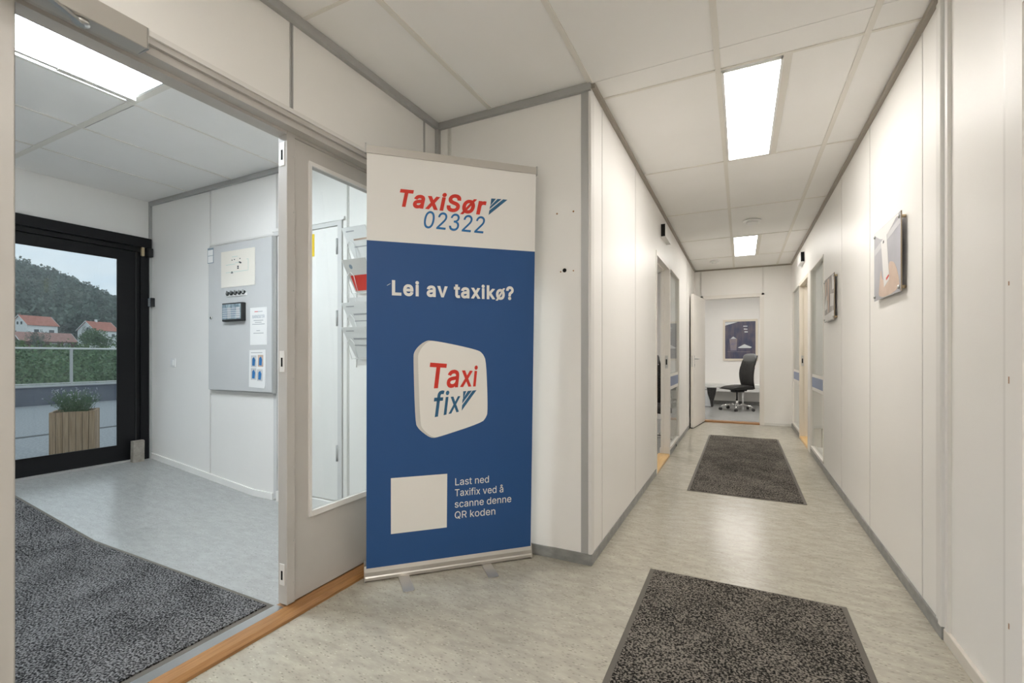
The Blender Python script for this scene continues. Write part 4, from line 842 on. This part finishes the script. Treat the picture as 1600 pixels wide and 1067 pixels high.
for k, z in enumerate(LZ):
    b_ = thing('leaflet', bl[k], 'leaflet', (-2.24, YN - .03, z), group='leaflets in the wire rack')
    hg = .45 if k == 2 else 1.0
    def on_l(x, t, l, z=z, hg=hg): return (x, YN - .022 - t * .11 * hg - l, z + t * .20 * hg)
    x0, x1 = -2.350, -2.145
    bm = bmesh.new()
    c = [bm.verts.new(on_l(x, t, l)) for l in (0, .004) for (x, t) in ((x0 + .02, 0), (x1, 0), (x1, 1), (x0 - .0, 1))]
    for f in ((0, 1, 2, 3), (7, 6, 5, 4), (0, 4, 5, 1), (1, 5, 6, 2), (2, 6, 7, 3), (3, 7, 4, 0)): bm.faces.new([c[i] for i in f])
    finish('sheet', bm, 'paper' if k != 1 else 'print_tile_side', b_)
    def on2(x, t, l, z=z): return on_l(x, t, l)
    if k == 1:
        flat('red_block', rect(x0 + .03, x1, .05, .52), on2, .0052, 'print_red', b_, local=False)
        lg = flat('emblem', [(x0 + .062 + .014 * math.cos(q * PI / 6), .78 + .07 * math.sin(q * PI / 6)) for q in range(12)], on2, .0052, 'print_blue_grey', b_, local=False)
    elif k == 2:
        flat('round_picture', [(x0 + .080 + .035 * math.cos(q * PI / 6), .35 + .2 * math.sin(q * PI / 6)) for q in range(12)], on2, .0052, 'print_blue_grey', b_, local=False)
    else:
        flat('text_line', rect(x0 + .03, x0 + .10, .86, .89), on2, .0052, 'print_grey', b_, local=False)
        flat('text_line', rect(x0 + .07, x1 - .02, .60, .65), on2, .0052, 'hand_print' if k == 0 else 'print_grey', b_, local=False)
        flat('text_line', rect(x0 + .05, x1 - .03, .40, .43), on2, .0052, 'print_grey', b_, local=False)

# ================================================================== PICTURES ON THE RIGHT WALL
def acrylic_photo(label, y0, y1, z0, z1, kind):
    t = thing('acrylic_photo', label, 'picture', (.684, (y0 + y1) / 2, z0))
    X = .680
    box('photo_print', X, X + .003, y0, y1, z0, z1, 'sky_print' if kind == 0 else 'photo_grey', t)
    box('acrylic_edge', X - .001, X + .004, y0 - .003, y0, z0, z1, 'acrylic_edge', t)
    for y in (y0 + .022, y1 - .022):
        for z in (z0 + .022, z1 - .022):
            so = tube('standoff', [(X + .003, y, z), (XR, y, z)], .008, 'brass', t, 12)
            lathe('standoff_cap', [(.009, 0), (.009, -.006), (.006, -.008)], (X, y, z), 'steel', t, 12, 'x')
    W, Hh = y1 - y0, z1 - z0
    pp = lambda a, b, l: (X - l, y1 - a * W, z0 + b * Hh)     # a: 0 = far (left in view), 1 = near
    if kind == 0:
        flat('pale_top', [(.0, .98), (.02, .995), (.95, .995), (.45, .80), (.25, .86)], pp, .0006, 'photo_light', t, local=False)  # pale wedge along the top of the print
        flat('light_streak', [(.02, .76), (.98, .93), (.98, .85), (.02, .66)], pp, .0006, 'photo_pale', t, local=False)
        flat('printed_hand', smooth_poly([(.18, .0), (.24, .22), (.30, .45), (.33, .25), (.55, .22), (.60, .46), (.70, .44), (.80, .40), (.93, .22), (.97, .02)]), pp, .0008, 'hand_print', t, local=False)
        flat('printed_phone', [(.30, .80), (.52, .845), (.62, .22), (.42, .14)], pp, .0012, 'photo_light', t, local=False)
        flat('phone_camera', [(.38, .79), (.42, .80), (.42, .765), (.38, .755)], pp, .0016, 'ink', t, local=False)
        flat('phone_logo', [(.50, .255), (.60, .29), (.61, .262), (.51, .222)], pp, .0016, 'print_red', t, local=False)
    else:
        for pts in ([(.05, .38), (.28, .62), (.30, .30), (.08, .28)], [(.62, .60), (.97, .56), (.92, .30), (.62, .32)], [(.02, .02), (.97, .02), (.97, .20), (.02, .16)], [(.78, .97), (.97, .97), (.97, .66), (.80, .66)]):
            flat('light_patch', pts, pp, .0008, 'photo_light', t, local=False)
        for pts in ([(.36, .96), (.52, .96), (.50, .20), (.40, .20)], [(.12, .94), (.26, .94), (.22, .64), (.10, .60)], [(.30, .58), (.44, .66), (.40, .50), (.28, .48)]):
            flat('figure_patch', pts, pp, .0012, 'hand_print', t, local=False)
    return t
acrylic_photo('acrylic-mounted photo of a hand holding a phone on the right wall', 2.785, 3.276, 1.408, 1.790, 0)
acrylic_photo('acrylic-mounted grey-brown photo further along the right wall', 4.54, 5.03, 1.398, 1.780, 1)

# ================================================================== END ROOM
YB = 11.5
pc = thing('framed_painting', 'framed dark blue painting with white cone shapes in the office', 'painting', (-.01, YB - .02, .99))
x0, x1, z0, z1 = -.368, .330, .985, 1.905
boxes('frame', [(x0, x0 + .045, YB - .03, YB - .001, z0, z1), (x1 - .045, x1, YB - .03, YB - .001, z0, z1), (x0 + .045, x1 - .045, YB - .03, YB - .001, z0, z0 + .045), (x0 + .045, x1 - .045, YB - .03, YB - .001, z1 - .045, z1)], 'door_cream', pc)
box('canvas', x0 + .045, x1 - .045, YB - .018, YB - .001, z0 + .045, z1 - .045, 'paint_dark', pc)
pk = lambda a, b, l: (x0 + .045 + a * (x1 - x0 - .09), YB - .018 - l, z0 + .045 + b * (z1 - z0 - .09))
for pts, mm in (([(.0, .90), (.0, .99), (.42, .99)], 'paint_light'), ([(.42, .30), (.64, .39), (.88, .31), (.84, .285), (.48, .285)], 'paint_light'),
                ([(.14, .54), (.40, .54), (.38, .22), (.18, .22)], 'paint_mid'), ([(.18, .54), (.27, .60), (.38, .54), (.30, .52)], 'paint_light'),
                ([(.60, .86), (.74, .86), (.74, .88), (.60, .885)], 'paint_light'), ([(.62, .78), (.74, .78), (.74, .80), (.62, .81)], 'paint_light'), ([(.64, .705), (.75, .705), (.75, .73), (.64, .735)], 'paint_light'),
                ([(.08, .185), (.82, .182), (.82, .19), (.08, .195)], 'paint_mid')):
    flat('brush_shape', pts, pk, .001, mm, pc, local=False)
sf = thing('low_shelf', 'white low shelf along the office back wall', 'shelf', (0, 11.35, 0))
box('board', -1.4, 1.4, 11.16, 11.488, .40, .47, 'white_plastic', sf, bevel=.004)
box('front_panel', -1.4, 1.4, 11.17, 11.19, .31, .40, 'white_plastic', sf)
for x in (-1.30, .02, 1.28): box('support', x, x + .03, 11.20, 11.485, 0, .40, 'white_plastic', sf)
un = thing('shredder_bin', 'white floor unit with black curved front beside the office door', 'bin', (-.62, 10.85, 0))
prism('body', [(-.80, 10.75, .012), (-.58, 10.75, .012), (-.60, 10.75, .2), (-.57, 10.75, .36), (-.80, 10.75, .36)], (0, .26, 0), 'grey_floor_unit', un)
prism('curved_front', [(-.575, 10.742, .0), (-.545, 10.742, .0), (-.535, 10.742, .12), (-.50, 10.742, .26), (-.475, 10.742, .41), (-.66, 10.742, .41), (-.645, 10.742, .28), (-.60, 10.742, .14)], (0, .28, 0), 'mesh_black', un)
box('lid', -.82, -.47, 10.74, 11.03, .41, .425, 'alu', un, bevel=.003)

def make_chair(label):
    t = thing('office_chair', label, 'chair')
    # chair faces -x in its own frame
    bm = bmesh.new()
    n = 12; rows = []
    for i in range(n + 1):
        u = i / n; row = []
        for j in range(n + 1):
            v = j / n * 2 - 1
            x = .24 - u * .50; wdt = .235 * (1 - .12 * (2 * u - 1) ** 4)
            zt = .50 - .05 * max(0, (u - .75) / .25) ** 2 - .02 * v ** 4 + .012 * math.sin(u * 5)
            row.append((x, v * wdt, zt))
        rows.append(row)
    top = [[bm.verts.new(p) for p in r] for r in rows]
    bot = [[bm.verts.new((p[0] * .96, p[1] * .93, .425)) for p in r] for r in rows]
    for g, fl in ((top, 0), (bot, 1)):
        for i in range(n):
            for j in range(n):
                q = (g[i][j], g[i][j + 1], g[i + 1][j + 1], g[i + 1][j]); bm.faces.new(q if not fl else q[::-1])
    ring = [(i, 0) for i in range(n)] + [(n, j) for j in range(n)] + [(i, n) for i in range(n, 0, -1)] + [(0, j) for j in range(n, 0, -1)]
    for a in range(len(ring)):
        i, j = ring[a]; k, l = ring[(a + 1) % len(ring)]
        bm.faces.new((top[i][j], top[k][l], bot[k][l], bot[i][j]))
    finish('seat', bm, 'leather', t, True, True)
    # curved mesh backrest with side rails
    def back_x(z): return .22 + .05 * math.sin((z - .48) / .55 * PI) * -1 + .09 * max(0, (z - .55)) 
    bm = bmesh.new(); N_, Mm = 10, 8; A = []
    for side in (0, .018):
        g = []
        for i in range(N_ + 1):
            z = .46 + i / N_ * .52; hw = .20 + .035 * math.sin(i / N_ * PI * .8)
            g.append([bm.verts.new((back_x(z) + side + .035 * (1 - abs(j / Mm * 2 - 1) ** 2), (j / Mm * 2 - 1) * hw, z)) for j in range(Mm + 1)])
        A.append(g)
    for g in A:
        for i in range(N_):
            for j in range(Mm): bm.faces.new((g[i][j], g[i][j + 1], g[i + 1][j + 1], g[i + 1][j]))
    for i in range(N_):
        for j in (0, Mm): bm.faces.new((A[0][i][j], A[0][i + 1][j], A[1][i + 1][j], A[1][i][j]))
    for j in range(Mm):
        for i in (0, N_): bm.faces.new((A[0][i][j], A[0][i][j + 1], A[1][i][j + 1], A[1][i][j]))
    finish('backrest', bm, 'mesh_black', t, True, True)
    for s in (-1, 1):
        tube('back_rail', [(back_x(z) + .01, s * (.20 + .035 * math.sin((z - .46) / .52 * PI * .8)), z) for z in [.44 + .06 * k for k in range(12)]], .012, 'leather', t, 8, True)
    # headrest pad
    bm = bmesh.new(); bmesh.ops.create_uvsphere(bm, u_segments=20, v_segments=12, radius=1)
    for v in bm.verts:
        c = v.co
        e = lambda q, p: math.copysign(abs(q) ** p, q)
        v.co = Vector((back_x(1.04) + e(c.x, .8) * .035 + .02 * (1 - c.y ** 2), e(c.y, .65) * .22, 1.045 + e(c.z, .7) * (.10 if c.z < 0 else .095)))
    hr = finish('headrest', bm, 'pad_grey', t, True, True)
    box('tilt_mechanism', -.10, .12, -.07, .07, .365, .430, 'dark', t, .01, local=True)
    tube('tilt_lever', [(-.05, -.06, .40), (-.08, -.2, .39)], .008, 'dark', t, 8, True)
    tube('back_bracket', [(.05, 0, .40), (.20, 0, .40), (.245, 0, .44), (.245, 0, .60)], .016, 'dark', t, 8, True)
    tube('gas_lift', [(0, 0, .09), (0, 0, .22), (0, 0, .221), (0, 0, .38)], [.027, .027, .016, .016], 'chrome', t, 14, True)
    lathe('hub', [(.045, .075), (.045, .11), (.03, .125)], (0, 0, 0), 'chrome', t, 16, local=True)
    for k in range(5):
        a = 2 * PI * k / 5 + .35; c, s = math.cos(a), math.sin(a)
        tube('base_arm', [(.03 * c, .03 * s, .10), (.16 * c, .16 * s, .115), (.27 * c, .27 * s, .095), (.30 * c, .30 * s, .065)], [.020, .018, .015, .012], 'chrome', t, 8, True)
        cs = lathe('caster', [(.012, -.024), (.028, -.022), (.028, -.006), (.016, -.004), (.016, .004), (.028, .006), (.028, .022), (.012, .024)], (0, 0, 0), 'dark', t, 14, 'y', True)
        cs.location = (.31 * c, .31 * s, .0285); cs.rotation_euler = (0, 0, a + .6)
    return t
ch = make_chair('black mesh-back office chair with grey headrest and chrome base in the end office')
ch.location = (-.075, 10.32, 0); ch.rotation_euler = (0, 0, math.radians(31))
c2 = copy_tree(ch); c2.location = (-1.03, 5.86, 0); c2.rotation_euler = (0, 0, math.radians(115))
c2['label'] = 'dark office chair glimpsed through the left doorway'

# ================================================================== OUTDOORS
struct(box('ground_yard', -14.2, -5.12, -14, 26, -.25, 0, 'asphalt'))
ps = prism('asphalt_seam', [(-8.55, 1.0, .001), (-8.40, 1.0, .001), (-8.75, 4.35, .001), (-8.85, 4.35, .001)], (0, 0, .003), 'asphalt_dark')
tag(ps, 'dark repair strip across the grey asphalt yard behind the planter', 'road marking')
lw = struct(box('wall_yard', -14.15, -13.85, -14, 26, 0, .40, 'concrete'))
box('coping', -14.18, -13.82, -14, 26, .40, .435, 'concrete_cap', lw)
rl = thing('glass_railing', 'glass railing with steel handrail on the low yard wall', 'railing', (-14, 5, .435))
box('handrail', -14.03, -13.97, -6, 18, 1.245, 1.285, 'steel', rl, bevel=.006)
box('bottom_rail', -14.02, -13.98, -6, 18, .455, .480, 'steel', rl)
for k in range(9):
    y = 5.06 + (k - 4) * 2.2
    box('post', -14.025, -13.975, y - .022, y + .022, .435, 1.245, 'alu', rl)
    if k < 8: box('glass_panel', -14.006, -13.994, y + .03, y + 2.17, .482, 1.245, 'glass_rail', rl)
pt = thing('planter_box', 'square wooden slatted planter outside the glazed door', 'planter', (-6.50, 2.385, 0), math.radians(-28))
hw = .18; n = 7; wd = 2 * hw / n
for k in range(n):
    for s_ in (-1, 1):
        d = random.uniform(-.003, .003); a0, a1 = -hw + k * wd + .002, -hw + (k + 1) * wd - .002
        box('slat', min(s_ * hw, s_ * (hw - .022)) + d, max(s_ * hw, s_ * (hw - .022)) + d, a0, a1, 0, .505 + d, 'planter_wood', pt, local=True)
        if 0 < k < n - 1: box('slat', a0, a1, min(s_ * hw, s_ * (hw - .022)) + d, max(s_ * hw, s_ * (hw - .022)) + d, 0, .505 + d, 'planter_wood', pt, local=True)
box('soil', -hw + .026, hw - .026, -hw + .026, hw - .026, .02, .47, 'soil', pt, local=True)

def quads(name, items, m, parent=None, kind=None, local=False):
    """items: (centre, size, aspect) leaf quads in random orientations"""
    vs, fs = [], []
    for c, s, asp in items:
        a = Vector((random.gauss(0, 1), random.gauss(0, 1), random.gauss(0, 1))).normalized()
        b = a.cross(Vector((random.gauss(0, 1), random.gauss(0, 1), random.gauss(0, 1)))).normalized()
        i = len(vs); c = Vector(c); a = a * s * asp; b = b * s
        vs += [c - a * .5 - b * .1, c + b * .5, c + a * .5 + b * .05, c - b * .5]
        fs.append((i, i + 1, i + 2, i + 3))
    me = bpy.data.meshes.new(name); me.from_pydata([tuple(v) for v in vs], [], fs); me.update()
    o = bpy.data.objects.new(name, me); COL.objects.link(o); me.materials.append(M[m])
    if parent is not None:
        o.parent = parent; o.location = -parent.location
    if kind: o['kind'] = kind
    return o
# lavender in the planter: stems, leaves, flowers
lv = thing('lavender_plant', 'bushy lavender with pale flowers growing in the wooden planter', 'plant', (-6.50, 2.385, .472))
bm = bmesh.new(); leaves, flowers = [], []
for k in range(150):
    a = random.uniform(0, 2 * PI); r = random.uniform(.01, .11); sp = random.uniform(.4, 1.0)
    b0 = Vector((-6.50 + r * math.cos(a), 2.385 + r * math.sin(a), .472))
    tip = b0 + Vector((math.cos(a) * sp * .15 * (r / .13 + .3), math.sin(a) * sp * .15 * (r / .13 + .3), random.uniform(.15, .27)))
    tuba(bm, [b0, (b0 + tip) / 2 + Vector((0, 0, .02)), tip], .0018, 3)
    for q in range(16):
        u = random.uniform(.05, .85); p = b0.lerp(tip, u)
        leaves.append((p + Vector((random.gauss(0, .012), random.gauss(0, .012), random.gauss(0, .008))), random.uniform(.018, .034), .22))
    if random.random() < .55:
        for q in range(5): flowers.append((tip + Vector((random.gauss(0, .005), random.gauss(0, .005), random.uniform(-.012, .012))), .010, .7))
finish('stems', bm, 'lavender', lv)
quads('foliage', leaves, 'lavender', lv, 'stuff')
quads('blossoms', flowers, 'lavender_flower', lv, 'stuff')

# terrain: a valley slope with shrubs, then the wooded hill
def hill_z(x, y):
    d = -x
    if d < 40: return -1.2 - (d - 14) * .05
    if d < 235: return -2.5 + (d - 40) / 195 * 4.0
    ridge = 46 - .37 * (y - 110) + 4 * math.sin(y * .06)
    ridge = max(8, min(80, ridge))
    u = min(1, (d - 235) / 145); return 1.5 + (ridge - 1.5) * (u ** 1.15)
bm = bmesh.new(); G = []
xs = [-14.2, -20, -30, -40, -70, -120, -180, -235, -255, -280, -310, -340, -380, -430]; ysl = [-60 + 20 * k for k in range(22)]
for x in xs: G.append([bm.verts.new((x, y, hill_z(x, y))) for y in ysl])
for i in range(len(xs) - 1):
    for j in range(len(ysl) - 1): bm.faces.new((G[i][j], G[i][j + 1], G[i + 1][j + 1], G[i + 1][j]))
struct(finish('ground_hillside', bm, 'hill_ground', smooth=True))
items = []
for k in range(1500):
    x = -random.uniform(262, 400); y = random.uniform(35, 235); r = random.uniform(3.2, 5.6); h = random.uniform(7, 12)
    z = hill_z(x, y)
    for q in range(120):
        d = Vector((random.gauss(0, 1), random.gauss(0, 1), random.gauss(0, 1))).normalized() * random.uniform(.75, 1.05)
        lump = 1 + .25 * math.sin(d.x * 5 + k) * math.sin(d.y * 4 + k * 2)
        items.append(((x + d.x * r * lump, y + d.y * r * lump, z + h * .55 + d.z * h * .5 * lump), random.uniform(1.0, 2.0), .9))
fo = quads('forest', items, 'leaf_forest'); tag(fo, 'dense dark green woods covering the hillside behind the houses', 'forest', kind='stuff')
items = []
for k in range(330):
    x = -random.uniform(17, 75); y = -x * .36 + random.uniform(-.22, .22) * -x; top = 1.1 + (-x) * random.uniform(-.014, .016)
    r = random.uniform(.7, 1.1) * (.6 - x * .03)
    for q in range(260):
        d = Vector((random.gauss(0, 1), random.gauss(0, 1), random.gauss(0, 1))).normalized() * random.uniform(.7, 1.05)
        items.append(((x + d.x * r, y + d.y * r, top - r * .8 + d.z * r), random.uniform(.06, .14) * (.5 - x * .025), .7))
sh = quads('shrubbery', items, 'leaf_shrub'); tag(sh, 'thick light green shrubs growing behind the glass railing', 'shrubs', kind='stuff')
def tree(label, x, y, z, r, h, m):
    t = thing('tree', label, 'tree', (x, y, z))
    tube('trunk', [(x, y, z), (x + .1, y, z + h * .3), (x, y + .1, z + h * .7)], [.3, .22, .1], 'bark', t, 8)
    it = []
    cl = [(random.gauss(0, .45), random.gauss(0, .45), random.uniform(-.4, .55)) for _ in range(14)]
    for q in range(2600):
        c = random.choice(cl); d = Vector((random.gauss(0, 1), random.gauss(0, 1), random.gauss(0, 1))).normalized() * random.uniform(.3, .5)
        it.append(((x + (c[0] + d.x) * r, y + (c[1] + d.y) * r, z + h * .6 + (c[2] + d.z) * h * .42), random.uniform(.25, .5) * (r / 3), .7))
    quads('foliage', it, m, t, 'stuff')
tree('round green tree in front of the right-hand white house', -205, 82.0, .5, 4.4, 10.5, 'leaf_tree')
tree('slim dark tree before the brown house', -205, 65.4, .8, 2.0, 8.6, 'leaf_forest')
tree('dark upright tree at the gable of the right-hand house', -236, 90.0, 2.0, 1.6, 11.5, 'leaf_forest')
tree('low green tree left of the brown house', -205, 60.6, .6, 2.4, 5.6, 'leaf_tree')

def house(label, loc, rz, L, Wd, eave, ridge, wallm, roofm, wins, gable_wins=(), chim=None):
    t = thing('house', label, 'house', loc, rz)
    # local: ridge along x, front face at y=-Wd/2
    pts = [(-L / 2, -Wd / 2, -4), (-L / 2, Wd / 2, -4), (-L / 2, Wd / 2, eave), (-L / 2, 0, ridge - .15), (-L / 2, -Wd / 2, eave)]
    wl_ = prism('walls', pts, (L, 0, 0), wallm, t, local=True)
    sl = (ridge - eave) / (Wd / 2); ov = .45
    for s in (-1, 1):
        prism('roof_slope', [(-L / 2 - .35, 0, ridge), (-L / 2 - .35, s * (Wd / 2 + ov), eave - sl * ov), (-L / 2 - .35, s * (Wd / 2 + ov), eave - sl * ov + .18), (-L / 2 - .35, 0, ridge + .2)], (L + .7, 0, 0), roofm, t, local=True)
    for s in (-1, 1):
        for e in (-1, 1):
            x = e * (L / 2 + .36)
            prism('barge_board', [(x, 0, ridge + .22), (x, s * (Wd / 2 + ov), eave - sl * ov + .2), (x, s * (Wd / 2 + ov), eave - sl * ov - .12), (x, 0, ridge - .1)], (.08 * e, 0, 0), 'house_white', t, local=True)
    for (x, z, w_, h_) in wins:
        wf = box('window', x - w_ / 2, x + w_ / 2, -Wd / 2 - .06, -Wd / 2, z, z + h_, 'house_white', t, local=True)
        box('pane', x - w_ / 2 + .1, x + w_ / 2 - .1, -Wd / 2 - .08, -Wd / 2 - .05, z + .1, z + h_ - .1, 'pane_dark', wf, local=True)
    for (y, z, w_, h_) in gable_wins:
        wf = box('window', -L / 2 - .06, -L / 2, y - w_ / 2, y + w_ / 2, z, z + h_, 'house_white', t, local=True)
        box('pane', -L / 2 - .08, -L / 2 - .05, y - w_ / 2 + .1, y + w_ / 2 - .1, z + .1, z + h_ - .1, 'pane_dark', wf, local=True)
    if chim: box('chimney', chim - .4, chim + .4, -.3, .3, ridge - .3, ridge + 1.1, 'house_white', t, local=True)
    return t
# gables to the left, long sides facing the yard
house('white house with red roof and gable to the left', (-250, 79.3, 5.2), math.radians(108), 10.4, 7.6, 8.0, 11.4, 'house_white', 'roof_red', [(-2.2, 4.4, 1.8, 1.8), (3.0, 4.3, 2.0, 1.9)], [(-1.2, 7.8, 1.0, 1.3), (.6, 7.8, 1.0, 1.3), (1.6, 4.2, 1.1, 1.4)])
house('white house with red roof partly hidden by a round tree', (-250, 99.4, 5.4), math.radians(108), 10.0, 8.5, 6.6, 10.2, 'house_white', 'roof_red', [(2.8, 3.6, 1.5, 1.6)], [(-.8, 6.4, 1.1, 1.3), (1.4, 3.4, 1.1, 1.4)], chim=-1.0)
house('long low brown house with a brownish roof below the white house', (-225, 73.6, 3.0), math.radians(100), 16.0, 6.5, 3.4, 6.2, 'house_brown', 'roof_brown', [(1.2, 1.2, 2.0, 1.3), (5.2, 1.2, 2.0, 1.3), (-3.5, 1.2, 1.8, 1.3)], [(0, 1.6, 1.2, 1.5)])

# thin rain haze in the valley between the yard and the wooded hill
hm = bpy.data.materials.new('haze'); hm.use_nodes = True; ht = hm.node_tree; ht.nodes.clear()
ho = ht.nodes.new('ShaderNodeOutputMaterial'); hv = ht.nodes.new('ShaderNodeVolumeScatter')
hv.inputs['Color'].default_value = (.93, .97, 1, 1); hv.inputs['Density'].default_value = .0009
ht.links.new(hv.outputs[0], ho.inputs['Volume']); M['haze'] = hm
hz = box('valley_haze', -440, -110, -60, 360, -6, 120, 'haze')
tag(hz, 'thin grey haze hanging over the valley and wooded hill', 'haze', kind='stuff')
